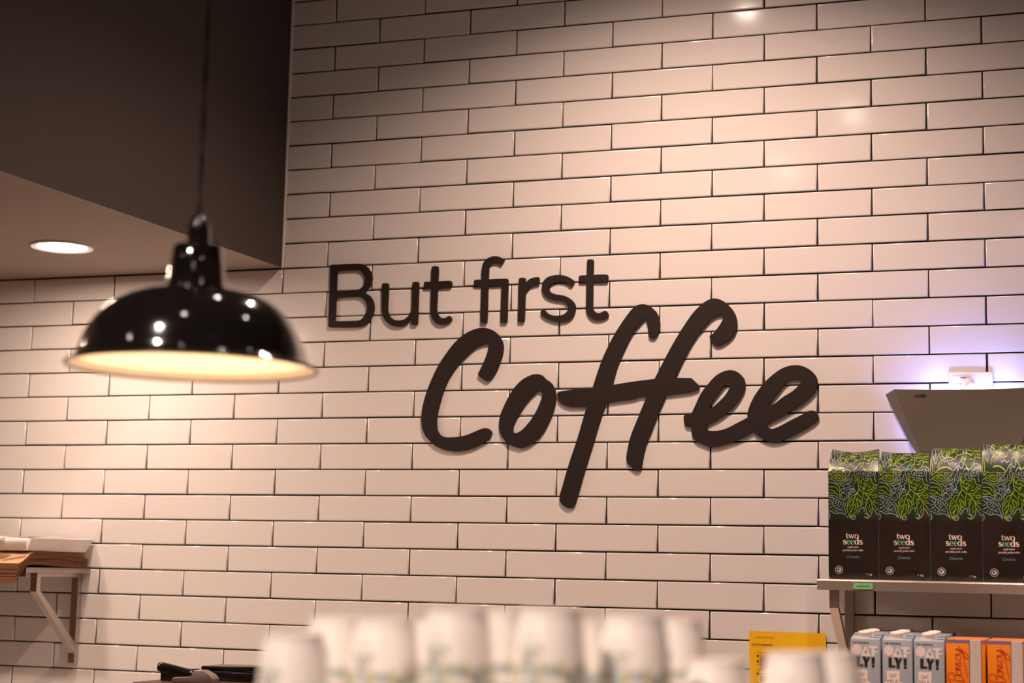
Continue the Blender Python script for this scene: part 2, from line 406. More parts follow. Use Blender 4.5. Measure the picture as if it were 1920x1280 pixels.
# tiles: each glazed tile has a soft pillowed edge
def tile_mesh(name, w, h):
    rings = [(0.0, 0.0085, None), (0.0, 0.0026, 50), (0.0011, 0.0009, 38), (0.0034, 0.0, 0)]
    vs, ns = [], []
    for ins, y, ang in rings:
        for sx, sz in ((-1, -1), (1, -1), (1, 1), (-1, 1)):
            vs.append((sx*(w/2-ins), y, sz*(h/2-ins)))
            a = math.radians(90 if ang is None else ang)
            ns.append(Vector((sx*math.sin(a)*.7071, -math.cos(a), sz*math.sin(a)*.7071)).normalized())
    fs = []
    for k in range(3):
        for i in range(4):
            j = (i+1) % 4; fs.append((k*4+i, k*4+j, k*4+4+j, k*4+4+i))
    fs.append((12, 13, 14, 15))
    me = bpy.data.meshes.new(name); me.from_pydata(vs, [], fs)
    for p in me.polygons: p.use_smooth = True
    me.materials.append(M['tile']); me.update()
    me.normals_split_custom_set_from_vertices(ns)
    return me
GAP = 0.0044
T_FULL = tile_mesh('tile', PITCH-GAP, ROWH-GAP)
T_HALF = tile_mesh('tile_half', PITCH/2-GAP*1.4, ROWH-GAP)
def to_px(p):
    w = Vector(p)-CAM_LOC; d = w.dot(CF)
    return 960+FPX*w.dot(CR)/d, 640-FPX*w.dot(CU)/d
spots = []
for r in range(-5, 40):
    zc = TOPZ-(r+.5)*ROWH
    if zc-ROWH/2 < 0.1 or zc+ROWH/2 > ROOF: continue
    off = 0 if r % 2 == 0 else PITCH/2
    for k in range(-11, 14):
        x0 = k*PITCH+off; x1 = x0+PITCH
        if x1 > 4.19 or x0 < -3.19: continue
        half = False
        if r < 11:
            if x1 <= EDGE+0.01: continue
            if x0 < EDGE-0.01: x0 = EDGE; half = True
        a = to_px((x0, 0, zc+ROWH/2)); b = to_px((x1, 0, zc-ROWH/2))
        vis = max(0, min(b[0], 1920)-max(a[0], 0))*max(0, min(b[1], 1280)-max(a[1], 0))
        spots.append((vis, (x0+x1)/2, zc, half))
spots.sort(key=lambda s: -s[0])
far_v, far_f, far_n = [], [], []
for i, (vis, xc, zc, half) in enumerate(spots):
    me = T_HALF if half else T_FULL
    rx, rz = random.gauss(0, .0022), random.gauss(0, .0016)
    loc = (xc+(0.001 if half else 0)+random.gauss(0, .0003), random.gauss(0, .00018), zc+random.gauss(0, .0003))
    if i < 300:
        o = bpy.data.objects.new('tile', me); COL.objects.link(o); o.parent = wall
        o.location = loc; o.rotation_euler = (rx, random.gauss(0, .0006), rz)
    else:
        b0 = len(far_v)
        far_v += [(v.co.x+loc[0], v.co.y+loc[1], v.co.z+loc[2]) for v in me.vertices]
        far_f += [tuple(b0+j for j in p.vertices) for p in me.polygons]
me = bpy.data.meshes.new('tile_field'); me.from_pydata(far_v, [], far_f); me.materials.append(M['tile'])
o = link('tile_field', me, None, wall); o['kind'] = 'stuff'

# ------------------------------------------------------------------ sign letters
LETTERS={
'B':["16,2480.2s 104.7,2480 125.3,2476.5 142.6,2464.6 152.7,2449.7 156.2,2433.9 153.8,2418.3 147.1,2405.2 132,2389s 150.4,2378.3 161.8,2362.3 166,2344.4 164.2,2326.7 155.3,2306.9 139.1,2291.9 115.3,2285.8 18.1,2286.7s 14.8,2289.7s",
 "38.2,2460.8s 104.2,2461.2 118.8,2456.6 128.9,2445 132.9,2431.4 129.8,2418.1 123,2406 108.8,2399.4 37.4,2398.3s",
 "37.5,2377.6s 109.5,2379 124.2,2373.6 136.6,2362 142.4,2347.4 141.9,2334 133.4,2316.5 121.8,2305.7 107.5,2303.4 37.4,2303.7s"],
'u':["189.9,2412.6 193.4,2416 207.7,2415.5 211.4,2412.3 211.2,2374 211.2,2333 218.2,2314 231.6,2303.6 247.1,2300.3 264.7,2302.7 279.7,2313.2 287.6,2325.1 289.9,2340.5 290,2375.8 290,2413 293,2416.4 307.1,2416.1 310.3,2413.1 310.3,2350.9 309.8,2289.3 306.4,2286.3 292.3,2286.7 290.1,2289.4 288.6,2306.4s 276.8,2292.4 260.6,2284 246.5,2282.7 225.1,2286.1 205.6,2301.1 194.3,2319.1 191.3,2336.9 190.7,2374.7"],
't':["351.6,2458.7 355,2462.1 369.1,2461.7 372.7,2457.8 372.7,2415.9s 412.3,2415.6 417,2412.1 417.3,2401.1 414,2396.9 372.1,2396.8s 371.4,2355.5 371.3,2328.1 376.9,2312.5 386.4,2304.2 395.7,2302.8 404.9,2306.2 411.3,2308.7 416.4,2307 420.2,2298.2 416.8,2293.9 403.1,2286.6 387,2284 370.6,2288.6 358.6,2301 352.2,2318.8 351.4,2360.5 351.8,2396.9s 331.1,2398.2 327.5,2401.5 328.3,2413.1 331.8,2415.7 351.7,2415.6s"],
'fi':["488.6,2411.3 492.1,2415.7 513.1,2415.7s 512.7,2450.2 517,2465.9 527.5,2478 542.8,2484.2 555.8,2484.8 568.9,2482 583.3,2472.8s 573.7,2458.7s 562.2,2464.1 552.7,2465.6 542.1,2462.6 535.2,2452.7 534.3,2442.5 534.2,2415.8s 591.7,2415.5 596,2411.2 595.9,2352.2 595.7,2289.4 593.4,2285.4 578.2,2285.4 575.3,2288.9 575.9,2341.7 576.6,2396.2s 533.7,2396.8s 533.1,2343 532.7,2291.2 530.5,2286.3 514.3,2287.2 512.4,2290.7 512.5,2343.7 512.8,2396.8s 491.3,2398.3 488.9,2401.1"],
'r':["630.5,2412.9 634,2416.2 646.8,2416.1 650.4,2412.8 650.2,2399.8s 662.1,2410.6 676,2415.7 691.1,2416.3 693.5,2412.8 693.1,2398.3 690.4,2395.5 678.8,2394.3 664.9,2388.1 653.6,2373.9 651,2361.6 650.4,2325.8 649.5,2289 646.5,2285.3 632.1,2285.7 629.7,2288.9 630.2,2351.1"],
's':["802.3,2399.9 794.4,2389.1 789.8,2388.1 778.2,2396.3 762,2401.4 745.9,2401.3 731,2395.1 724.2,2386 725.6,2375.9 733.8,2367.8 746.6,2363.3 772,2358 790.5,2348.1 803.4,2334.3 806.5,2321 802.7,2303.4 791.5,2290.4 773.3,2283.2 752.6,2282.7 727.2,2289 709.7,2298.4 699.5,2309.8 701.3,2315.3 705.8,2319 712.8,2317.2 722.2,2308 736.2,2301.4 754.6,2299.9 770.7,2303.2 782,2312.9 784.5,2323.9 779.3,2335.1 767.7,2342.6 742.3,2347.4 721.3,2354.8 708.4,2366.4 702.8,2380 703.2,2395.7 711,2408.8 724.8,2417.3 745.5,2420.5 766.3,2419.1 784.8,2412.8 798.8,2403.4"],
't2':["840.2,2459.6 843.6,2462.8 856.1,2462.3 859.1,2458.9 859.1,2417.1s 899.9,2416.2 903.8,2412.3 903.1,2398.4 900.2,2395.7 858.7,2397.2s 859.1,2354.7 859.3,2323.7 862.9,2311.5 872.1,2304.6 880,2303.7 889,2307.4 895.8,2309.4 901.4,2307.4 906.8,2296.9 903.9,2292.6 891.6,2286.4 875.8,2284 857.6,2288.5 844.9,2299.9 839,2315.5 838.8,2355.3 838.9,2397s 818.3,2398.6 815.3,2401.6 816.5,2413.8 820.3,2416.4 839.3,2416.3s"],
'C':["508.4,2131.1 511.5,2138.8 527.1,2171.1 537.8,2201.9 539.9,2223s 524.2,2221.5 499.8,2212.2 470.7,2187.9 440.1,2157.3 413,2114.1 396,2070.7 384,2024.2 380.5,1996.2 383.3,1968.3 392.7,1952.7 409.4,1945.8 440.8,1945.6 473.6,1950.6 506.1,1962.7 528.7,1970.9 545.1,1969.5 555.1,1959.3 553.6,1950.1 545.8,1939.5 520.1,1924.3 491,1912.1 458.4,1905.5 422.1,1906.2 388.8,1915.6 365,1931.2 342.6,1956.2 332.8,1984.2 332.3,2021.6 341,2065.3 356.5,2108.8 378.5,2155.4 407.3,2198.7 439.6,2235.5 475.4,2259.6 508.2,2269.7 531.2,2269.1 556.1,2259.1 574.5,2241.5 584.8,2219.5 584.7,2194.7 574.7,2160.8 560.7,2133.2 544.8,2115 536.7,2111.4 525.1,2116.8"],
'o':["691.8,2128.7 707.9,2124.4 719.3,2113.5 735.4,2102.5 746.9,2084 751.5,2059.6 746.4,2026.2 732.7,1992.9 712.7,1956.7 684.6,1929.5 665.6,1919 646.5,1913.9 627.1,1917 607.6,1925.4 591.1,1942.2 581,1960.7 577.8,1985.2 581.5,2009.7 598.4,2049.4 620.2,2086 645.5,2111.7 671,2125.1",
 "704,2078.6 709.8,2072.4 704.6,2048 689.2,2014.7 670.6,1987.4 648.6,1964.7 632.7,1956.6 622.4,1958.8 622,1975.6 630.2,1997 644.2,2021.3 662.9,2048.6 684.9,2071.2 695.9,2079.3"],
'ff':["755.3,2065.8 757.9,2073.8 777.4,2078.9 861.8,2084.3s 886.9,2159.8 910.9,2212.7 935,2254.8 964.6,2296.8 983.5,2317.6 1005.2,2325.8 1024.3,2321.7 1043.4,2307.7 1055.7,2288.8 1060,2264.7 1054.8,2241 1046.9,2229.3 1038.8,2226 1027.9,2232.4 1026.4,2244.4 1023.5,2268.4 1017.9,2283.2s 1005.8,2272.9 978.9,2240.3 952.3,2187.7 936.4,2150.8 920.7,2092.7s 977.9,2101 1046.7,2108.5s 1080.4,2173.8 1106.8,2220.7 1133.2,2262.2 1159.7,2298.4 1186.1,2322.7 1207.3,2333.9 1225.8,2334.6 1249.6,2323.3 1273.3,2297.6 1283.4,2271.1 1281.4,2245 1268.4,2221.8 1244.8,2204.1 1229.1,2199.3 1218.5,2203.5 1209.2,2215.5s 1205.2,2228.7s 1215.7,2235 1236.7,2261.9 1245,2279.5 1239.2,2287.6 1220.8,2283.4 1202.3,2269.5 1181.3,2245.1 1160.2,2216.7 1131.3,2164.8 1105,2110.7s 1153,2108.8s 1166.3,2096 1175.6,2085.4 1174.3,2078.9 1150.6,2070.2 1080.1,2062.1s 1057.1,2009.9 1038.8,1962.9 1023,1923.9 1014.1,1884.8 1009.8,1858.7 1005,1849.6 994.3,1847.8 983.5,1854.8 969.8,1867.9 965.6,1882.3 969.3,1908.4 977,1942.4 995.4,1989.5 1024.3,2058.8s 1008.1,2059.6 981.1,2052.1 910.5,2043.8 903.6,2042s 889.1,2003.7 865.6,1924.6 842.1,1848.3 821.3,1774.6 812.1,1748.4 797.1,1739.9 780.4,1746.8 767.7,1763.8 776.7,1803.4 792.3,1858.8 818.6,1938.1 836.9,2001.6 846.1,2032s 800.5,2031.1 778.1,2036.1 761.2,2049.7"],
'ee':["1132.7,1999.9 1137.7,2004.8 1155,2008.2s 1164.6,2028.3 1181.6,2064.3 1200.9,2089.5 1222.3,2112.6 1243.7,2125 1265.1,2129.5 1282.2,2125.3 1297.2,2113.4 1305.7,2100.5 1306.8,2081.5 1297.3,2058.4 1280.4,2033.2 1254.9,2008.2 1227.2,1989.5 1199.4,1976.6s 1198.3,1968.5 1200.1,1961.1s 1210.2,1958.3 1231.6,1958.8 1255.1,1964.9 1282.7,1978.4 1314.9,1994.9s 1314.9,2007.5 1321.2,2028.5 1335.9,2057.8 1361.2,2091.1 1384.4,2112.9 1409.6,2130.3 1434.7,2138.6 1455.6,2139.3 1474.3,2134.3 1493,2122.4 1505.4,2107.5 1509.9,2090.8 1506.3,2072.1 1488.6,2049.4 1467.9,2033 1430.4,2008.4 1397,1989.9 1364.5,1975.6s 1373.9,1966.1 1384.4,1962.9 1401.2,1968 1434.5,1985.4 1467.8,2001.7 1484.4,2010.9 1496.8,2012.2 1507.1,2007.5 1512.2,1995 1508.1,1985.7 1496.7,1975.5 1467.7,1958.1 1430.3,1938.6 1409.5,1929.3 1388.6,1926.3 1367.7,1929.6 1346.7,1942.2 1330.2,1955.3s 1310.8,1944.6 1283.3,1931.1 1248.8,1920.8 1227.5,1915.2 1206.1,1914.6 1186.8,1921.1 1167.3,1930.7 1157.5,1945.5 1153.7,1971s 1141.1,1972.2 1134.6,1979.7",
 "1255.6,2091.2 1263.1,2090.2 1264.8,2085.3 1261,2073.7 1248.3,2054.8 1231.2,2038.1 1214.1,2023.9 1204.5,2019.3s 1205.5,2025.7 1216.2,2044.7 1235.4,2069.9 1248.2,2085.6",
 "1434.7,2098.3 1449.3,2099.7 1468,2098.2s 1461.8,2087.4 1443,2068.8 1413.7,2050.4 1388.6,2031.9 1369.7,2024.8s 1378.1,2038.3 1399.1,2063.2 1420,2088.1"],
}

LINFO = [('B', 'B', 'dark brown capital letter B beginning the first line of the wall sign'),
 ('u', 'u', 'dark brown small letter u between B and t in the word But'),
 ('t', 't', 'dark brown small letter t ending the word But on the tiled wall'),
 ('fi', 'fi', 'dark brown joined letters f and i beginning the word first'),
 ('r', 'r', 'dark brown small letter r in the middle of the word first'),
 ('s', 's', 'dark brown small letter s in the word first on the tiled wall'),
 ('t2', 't', 'dark brown small letter t ending the word first, above the tall f'),
 ('C', 'C', 'large dark brown brush script capital C beginning the word Coffee'),
 ('o', 'o', 'dark brown brush script letter o next to the large C'),
 ('ff', 'ff', 'tall dark brown brush script double f with a shared crossbar'),
 ('ee', 'ee', 'dark brown brush script joined double e ending the word Coffee')]
for key, nm, lab in LINFO:
    loops = []
    for s in LETTERS[key]:
        loops.append([(x/1000, z/1000) for x, z in catmull(parse(s), 5)])
    xs = [p[0] for p in loops[0]]; zs = [p[1] for p in loops[0]]
    cx, cz = (min(xs)+max(xs))/2, min(zs)
    loops = [[(x-cx, z-cz) for x, z in lp] for lp in loops]
    me = filled('letter', loops, 0.0032, 0.0006)
    for v in me.vertices: v.co = Vector((v.co.x, -v.co.z, v.co.y))
    me.flip_normals() if False else None
    o = link('letter', me, M['letter'], None, (cx, -0.0042, cz))
    tag(o, lab, 'letter', 'letters of the wall sign')
# ------------------------------------------------------------------ pendant lamp
t = empty('pendant_lamp', (1.0042, -2.5412, 1.835), 'glossy black dome pendant lamp with cream inside, hanging before the tiles', 'lamp')
out = [(.1775,.0015),(.1800,.000),(.1812,.0022),(.1795,.0042),(.1745,.0062),(.1690,.0095),(.1665,.014),(.1640,.022),(.1590,.038),(.1520,.054),(.1420,.069),(.1290,.083),(.1140,.0945),(.0970,.1035),(.0780,.1095),(.0600,.1125),(.0470,.1140),(.0438,.1165),(.0425,.1210),(.0395,.1500),(.0352,.1780),(.0335,.1800)]
bm = bmesh.new()
inner = [(r-.0014, z-.0002 if z < .11 else z-.0014) for r, z in out[3:16]]
lathe(bm, out+[(.0180,.1812)], 72)
done('shade', bm, M['enamel'], t, True, angle=35)
bm = bmesh.new(); lathe(bm, [(.1772,.0014)]+[(r-.0016, z-.0004) for r, z in out[4:15]]+[(.0560,.1105),(.0200,.1108)], 72)
done('shade_lining', bm, M['enamel_in'], t, True)
bm = bmesh.new(); lathe(bm, [(.1806+.0021*math.cos(a), .0006+.0021*math.sin(a)) for a in [2*PI*i/8 for i in range(8)]], 72, closed=True)
done('rim_bead', bm, M['rim'], t, True, angle=80)
bm = bmesh.new(); lathe(bm, [(.0180,.1805),(.0176,.1870),(.0170,.2000),(.0155,.2100),(.0125,.2190),(.0085,.2245),(.0045,.2265),(0,.2268)], 32)
done('cord_grip', bm, M['enamel'], t, True)
bm = bmesh.new(); lathe(bm, [(0,.1100),(.020,.1100),(.0205,.094),(.0165,.088),(0,.088)], 32)
done('lamp_socket', bm, M['gloss_black'], t, True)
bm = bmesh.new(); lathe(bm, [(.0120,.090),(.0135,.082),(.0200,.072),(.0240,.060),(.0225,.049),(.0150,.0405),(0,.0375)], 32)
done('bulb', bm, M['bulb'], t, True)
bm = bmesh.new()
H = ROOF-1.835
for ph in (0, PI):
    path = []
    for i in range(121):
        z = .224+(H-.236)*i/120; a = ph+2*PI*(z-.224)/.13+0.9*math.sin(z*9)
        path.append((.0024*math.cos(a), .0024*math.sin(a), z))
    tube(bm, path, .0025, 8)
done('cord', bm, M['cord'], t, True)
bm = bmesh.new(); lathe(bm, [(0,H),(.055,H),(.055,H-.012),(.035,H-.026),(.006,H-.03),(0,H-.03)], 40)
done('ceiling_rose', bm, M['enamel'], t, True)

# ------------------------------------------------------------------ recessed downlights
def downlight(x, y, z, label, r=.092, mat='led', group=None):
    t = empty('ceiling_downlight', (x, y, z), label, 'ceiling light', group)
    bm = bmesh.new(); lathe(bm, [(r*.80,-.0005),(r*.80,-.004),(r*.97,-.0065),(r,-.004),(r,0)], 56)
    done('trim_ring', bm, M['whiteplastic'], t, True)
    bm = bmesh.new(); lathe(bm, [(0,-.0012),(r*.62,-.0012),(r*.80,-.0015)], 56)
    done('diffuser', bm, M[mat], t, True)
    return t
downlight(-.637, -.474, SOFFIT, 'round recessed downlight glowing in the soffit to the left of the pendant lamp')
downlight(-1.05, -1.75, SOFFIT, 'round recessed downlight in the soffit nearer the room, left of the photo', mat='led2')
CEIL = [(1.2,-1.0),(2.2,-2.0),(.6,-4.4),(-2.2,-4.2),(.96,-1.75),(1.155,-3.39),(-.9,-4.6),(3.2,-4.4),(1.82,-6.2)]
for i, (x, y) in enumerate(CEIL):
    downlight(x, y, ROOF, 'small round ceiling downlight in the dark ceiling above the counter', .045, 'led_far', 'ceiling downlights over the counter')

# ------------------------------------------------------------------ steel wall shelves
def bracket(name, X, depth, parent, zt, tw=.024):
    bm = bmesh.new(); box(bm, (X-tw/2, -.0225, zt-.268), (X+tw/2, -.0012, zt), .0012)
    up = done('bracket_upright', bm, M['steel_v'], parent)
    bm = bmesh.new(); lathe(bm, [(0,.003),(.004,.0025),(.0052,0)], 14, mat=Matrix.Translation((X,-.0225,zt-.232)) @ Matrix.Rotation(PI/2, 4, 'X'))
    done('bolt', bm, M['steel_v'], up)
    bm = bmesh.new(); box(bm, (X-tw/2, -depth, zt), (X+tw/2, -.0012, zt+.0225), .0012)
    done('bracket_arm', bm, M['steel_v'], parent)
    bm = bmesh.new()
    prism(bm, [(-depth,zt),(-depth,zt-.045),(-.0235,zt-.236),(-.0235,zt-.204),(-depth+.020,zt-.040),(-depth+.020,zt)], 'x', X-tw/2+.0006, X+tw/2-.0006, .0008)
    done('bracket_brace', bm, M['steel_v'], parent)
def wall_shelf(x0, x1, zt, depth, brs, bdepth, label):
    t = empty('wall_shelf', ((x0+x1)/2, 0, zt), label, 'shelf')
    g = t.location.copy()
    bm = bmesh.new()
    # folded sheet: top with a rounded nose and a turned-down lip
    pr = [(-.001,0),(-depth+.004,0),(-depth+.0012,-.0012),(-depth,-.004),(-depth,-.0275),(-depth+.016,-.0275),(-depth+.016,-.0255),(-depth+.003,-.0255),(-depth+.003,-.004),(-.001,-.004)]
    prism(bm, pr, 'x', x0-g.x, x1-g.x)
    for xe in (x0, x1-.0016): box(bm, (xe-g.x, -depth+.003, -.0155), (xe+.0016-g.x, -.001, -.0035))
    done('shelf_top', bm, M['steel'], t)
    for X in brs: bracket('bracket', X-g.x, bdepth, t, -.0275)
    return t
SZ = 1.5525
wall_shelf(1.5555, 2.75, SZ, .318, (1.595, 2.6), .298, 'brushed steel wall shelf on the right carrying four dark coffee bags')
LZ = 1.5385
wall_shelf(-1.75, -.785, LZ-.001, .345, (-.8255, -1.62), .245, 'steel wall shelf on the left under the brown paper bags')

# green label on the right shelf's lip
bm = bmesh.new(); box(bm, (1.6478, -.3196, 1.5292), (1.6962, -.3181, 1.5442))
for v in bm.verts:
    if v.co.x > 1.69: v.co.y -= .0012
o = done('shelf_label', bm, M['green_label']); tag(o, 'small green sticky label with handwriting on the steel shelf edge', 'label')
bm = bmesh.new()
mp = lambda u, v: (u, -.3206-(.0012 if u > 1.688 else 0)*.8, v)
for a in range(7):
    x = 1.656+a*.0048
    ribbon(bm, catmull([(x,1.5345),(x+.0012,1.5385+.001*(a%2)),(x+.0024,1.5345),(x+.0036,1.5372),(x+.0046,1.535)], 4, False), .0006, mp)
done('handwriting', bm, M['ink'], o)

# ------------------------------------------------------------------ coffee bags
BW, BF = .1265, .2745
ART = """g 50,610 110,610 180,640 230,670 248,720 240,800 225,815 170,780 100,790 50,770|g 55,685 120,680 180,690 220,750|g 60,725 120,740 180,770
b 50,830 100,860 180,875 260,930 320,1000 345,1080 380,1165 330,1120 260,1100 170,1110 110,1080 55,1060|b 60,880 110,920 140,980 190,1025 250,1045 300,1065|b 150,880 130,930|b 190,895 185,935 160,955|b 225,920 220,960 185,985|b 265,955 240,990 205,1010|b 300,1015 265,1025|b 100,950 60,965|b 120,990 85,1010 60,1025|b 140,1030 125,1060|b 180,1045 165,1085|b 205,1060 210,1095|b 50,830 120,820 200,840 245,880|b 300,915 335,950 350,990|b 55,1095 75,1140 60,1200
g 45,575 100,540 160,545 200,580 260,590 310,570 285,520 220,490 150,500 100,530|g 160,520 210,535 260,560|g 85,500 130,460 180,420 240,400 330,395 430,425 400,450 300,450 240,445 170,460|g 190,410 200,360 235,320 240,370|g 85,500 60,450 50,330 90,400 85,500|g 350,480 390,490 425,470
b 215,630 300,620 340,580 345,530 400,510 440,440 500,390 540,380|b 530,400 500,440 505,500 530,550 520,600 480,640 490,690 440,715 390,690 340,705 300,670 250,645|b 355,540 375,570 350,600|b 410,530 430,560 410,590|b 470,480 460,540 450,600 400,620 340,640 300,660|b 480,550 500,550|b 370,655 410,640 440,670 435,690|b 400,660 420,680|b 100,560 150,580 200,625 240,635|b 360,750 380,720 430,745 430,800 400,810 410,770 370,780|b 390,820 410,845 385,860|b 285,835 290,855|b 330,840 320,870
g 545,470 555,560 565,640 575,720 540,790 500,860 480,940 470,1020 440,1090 420,1160|g 540,470 560,455 580,500 575,560 600,620 620,630|g 550,760 520,800 460,820 440,860 390,910 380,980 370,1020 390,1090 410,1150 420,1180|g 590,720 640,760 650,820 630,880 640,940 620,975 560,1000 540,1060 490,1110 430,1170|g 470,880 430,920 400,950|g 460,960 400,1040|g 500,950 520,1000 500,1060|g 540,860 600,920 610,960|g 560,790 610,850|g 530,870 560,960 555,990|g 450,1040 420,1090
b 540,1115 580,1070 600,1030 640,1015 670,1040 665,1075|b 440,1180 510,1150|t 655,1000 670,1010
g 660,770 710,810 740,850 720,890 690,930 700,970 690,1010 710,1050 700,1100 740,1140|g 690,780 750,850 790,920 805,1000 800,1080 770,1150 720,1185 690,1170|g 740,910 710,960|g 770,960 740,1030|g 780,1030 750,1090|g 800,930 850,980 890,1050|g 810,1010 850,1060 880,1110|b 880,1110 915,1150 905,1210|g 760,880 850,930 900,940|t 670,1110 720,1110 745,1140 700,1170 665,1150
g 620,620 610,590 650,560 690,580 720,580 790,545 800,600 830,640 890,650 850,700 820,740 760,780 700,780|g 640,640 680,620 690,660 730,650|g 640,690 680,680 680,710 640,700|g 740,700 780,660|g 720,740 790,720 840,660|g 590,660 630,690 670,740|b 780,400 840,400 860,450 850,530 870,600|b 770,370 830,360 890,390 900,440|g 745,820 780,800 820,820 870,800 880,840 840,850 800,840|g 830,880 870,910|g 860,700 890,720|b 600,510 630,530 660,535
b 60,180 100,140 180,130 210,180 200,240 170,300 140,365 100,310 70,250 60,180|b 100,180 130,250 140,320|b 140,170 170,230|b 80,120 120,70 180,90 230,110|b 120,110 170,75 220,85
g 225,110 240,90 290,75|g 225,110 230,170 225,230 250,290 310,320 340,260 400,200 440,140 440,90|g 310,310 320,230 350,170 400,130|g 250,180 300,190|g 245,240 300,235|g 280,120 320,150|g 350,310 360,270 420,240 480,230 520,200|g 350,310 400,310 450,330 490,290 560,270 610,230|g 540,120 590,170 600,220 570,270|g 480,100 520,130 580,110|g 620,180 640,180 650,280 620,370|g 620,180 660,190 690,210 720,180 760,190 740,220 700,215|g 790,200 840,180 880,200 840,220 800,210|g 780,260 800,270 790,330 740,400 690,410 640,370|g 690,330 760,320|g 720,280 760,250|g 620,120 700,130 760,110|g 830,130 900,130|g 840,290 890,310|g 820,250 890,270|g 660,90 720,80|g 380,170 430,200|g 560,330 600,290
b 250,320 290,350 330,330 370,370 420,350 450,370 500,360|b 440,190 470,180 490,200|b 200,290 210,320"""
ARTC = [('b',300,740,32),('b',310,835,60),('t',480,740,30),('t',570,370,35),('b',650,450,48),('b',780,460,50),('b',720,525,28),('b',480,1165,40),('b',320,480,26),('b',775,455,14),('b',655,460,12)]
def bag_v(Y): return (2150-Y)*.1583e-3*.8*1.262 if Y >= 427 else .2745+(427-Y)/367*.083
def bag_u(X): return (X-45)/860
def coffee_bag(x, label, seed, ridge, dip, lean, yr):
    """front face, then a folded top sloping back to a crimped ridge"""
    rnd = random.Random(seed)
    t = empty('coffee_bag', (x, -.2045, SZ+.0006), label, 'coffee bag', 'coffee bags on the steel shelf')
    D = .08
    def surf(u, v, lift=0.0):
        """u 0..1 across, v metres up the face and on over the folded top"""
        xx = (u-.5)*BW
        e = max(0., 1-abs(2*u-1)**6)
        if v <= BF:
            y = -D-.004*math.sin(PI*min(1, max(0, v/BF)))*e - .0034*noise.noise((u*4+seed, v*24, seed))*e
            q = min(1, v/.02)
            return Vector((xx*(.985+.015*q), y+.003*(1-q)-lift, v))
        f = min(1.0, (v-BF)/.083)
        zr = ridge-dip*math.sin(PI*u)+.003*noise.noise((u*6+seed*3, 2, 1))
        y = -D+f*(D*yr)+.0015*noise.noise((u*9, f*5, seed))
        z = BF+(zr-BF)*(f+lean*math.sin(PI*f))+.002*noise.noise((u*8+seed, f*7, 3))*math.sin(PI*f)
        return Vector((xx*(1-.05*f), y-lift*.7, z+lift*.7))
    bm = bmesh.new(); uvl = bm.loops.layers.uv.new('UVMap')
    NU = 12
    vv = [i/16*BF for i in range(17)]+[BF+.083*i/6 for i in range(1, 7)]
    grid = [[bm.verts.new(surf(i/NU, v)) for i in range(NU+1)] for v in vv]
    back = [[bm.verts.new(((i/NU-.5)*BW*(.985 if k else .95), -D*(1-yr)+.006 if k == 0 else -.002, z)) for i in range(NU+1)] for k, z in ((0, ridge-dip-.012), (1, .262), (2, 0))]
    rows = grid+back
    vs = vv+[.40, .26, 0]
    for k in range(len(rows)-1):
        for i in range(NU):
            f = bm.faces.new((rows[k][i], rows[k][i+1], rows[k+1][i+1], rows[k+1][i]))
            for lp, (a, b) in zip(f.loops, ((i, k), (i+1, k), (i+1, k+1), (i, k+1))): lp[uvl].uv = (a/NU*BW, vs[b])
    for i in (0, NU):
        side = [rw[i] for rw in rows]
        mid = [bm.verts.new((side[0].co.x*(.93), -D*.5, vv[k]*.99)) for k in range(0, 17, 4)]
        # gusset: front strip to a centre fold, then to the back
        for k in range(4):
            f = bm.faces.new((side[k*4], side[k*4+1], side[k*4+2], side[k*4+3], side[k*4+4], mid[k+1], mid[k]))
            for lp in f.loops: lp[uvl].uv = (lp.vert.co.y, lp.vert.co.z)
        bk = [side[-1], side[-2], side[-3]]
        f = bm.faces.new([mid[0], mid[1], mid[2], mid[3], mid[4], bk[1], bk[0]])
        for lp in f.loops: lp[uvl].uv = (lp.vert.co.y, lp.vert.co.z)
        f = bm.faces.new([mid[4]]+side[16:23]+[bk[2], bk[1]])
        for lp in f.loops: lp[uvl].uv = (lp.vert.co.y, lp.vert.co.z)
    f = bm.faces.new(grid[0][::-1]+back[2])
    for lp in f.loops: lp[uvl].uv = (0, 0)
    done('bag_body', bm, M['bag'], t, True, angle=32)
    mp = lambda X, Y: surf(min(1, max(0, bag_u(X))), bag_v(Y), .0007)
    bm = bmesh.new(); ci = {'g': 0, 'b': 1, 't': 2}
    for ln in ART.replace('\n', '|').split('|'):
        c, pts = ln[0], parse(ln[2:])
        ribbon(bm, catmull(pts, 4, False), 9.5, mp, ci[c])
    ar = random.Random(21)
    for k in range(46):      # small leaf veins and dashes that fill the folded top
        X, Y, a, L_ = ar.uniform(70, 885), ar.uniform(70, 330) if k < 34 else ar.uniform(380, 1000), ar.uniform(0, 6.3), ar.uniform(22, 46)
        c = 'b' if X < 200 or k % 9 == 0 else 'g'
        ribbon(bm, catmull([(X-L_*math.cos(a), Y-L_*.7*math.sin(a)), (X+9*math.sin(a), Y+9*math.cos(a)), (X+L_*math.cos(a), Y+L_*.7*math.sin(a))], 4, False), 8, mp, ci[c])
    for c, X, Y, r in ARTC: ribbon(bm, circ(X, Y, r, 16, r*.95), 9, mp, ci[c], True)
    done('leaf_print', bm, [M['lime'], M['greyblue'], M['teal']], t)
    mu = lambda u, v: surf(u/BW, v, .0007)
    bm = bmesh.new()
    serif_line(bm, 'two', .0605, .1035, .0102, mu, (0, 0, 0))
    serif_line(bm, 'seeds', .0625, .0885, .0106, mu, (0, 1, 2, 0, 0))
    put_text(bm, 'single batch', mu, .0625, .0795, .0072, .028, 0, .35)
    put_text(bm, 'specialty grade coffee', mu, .0625, .0715, .0072, .052, 0, .35)
    put_text(bm, 'Concerto', mu, .0625, .0535, .0105, .031, 3, .4)
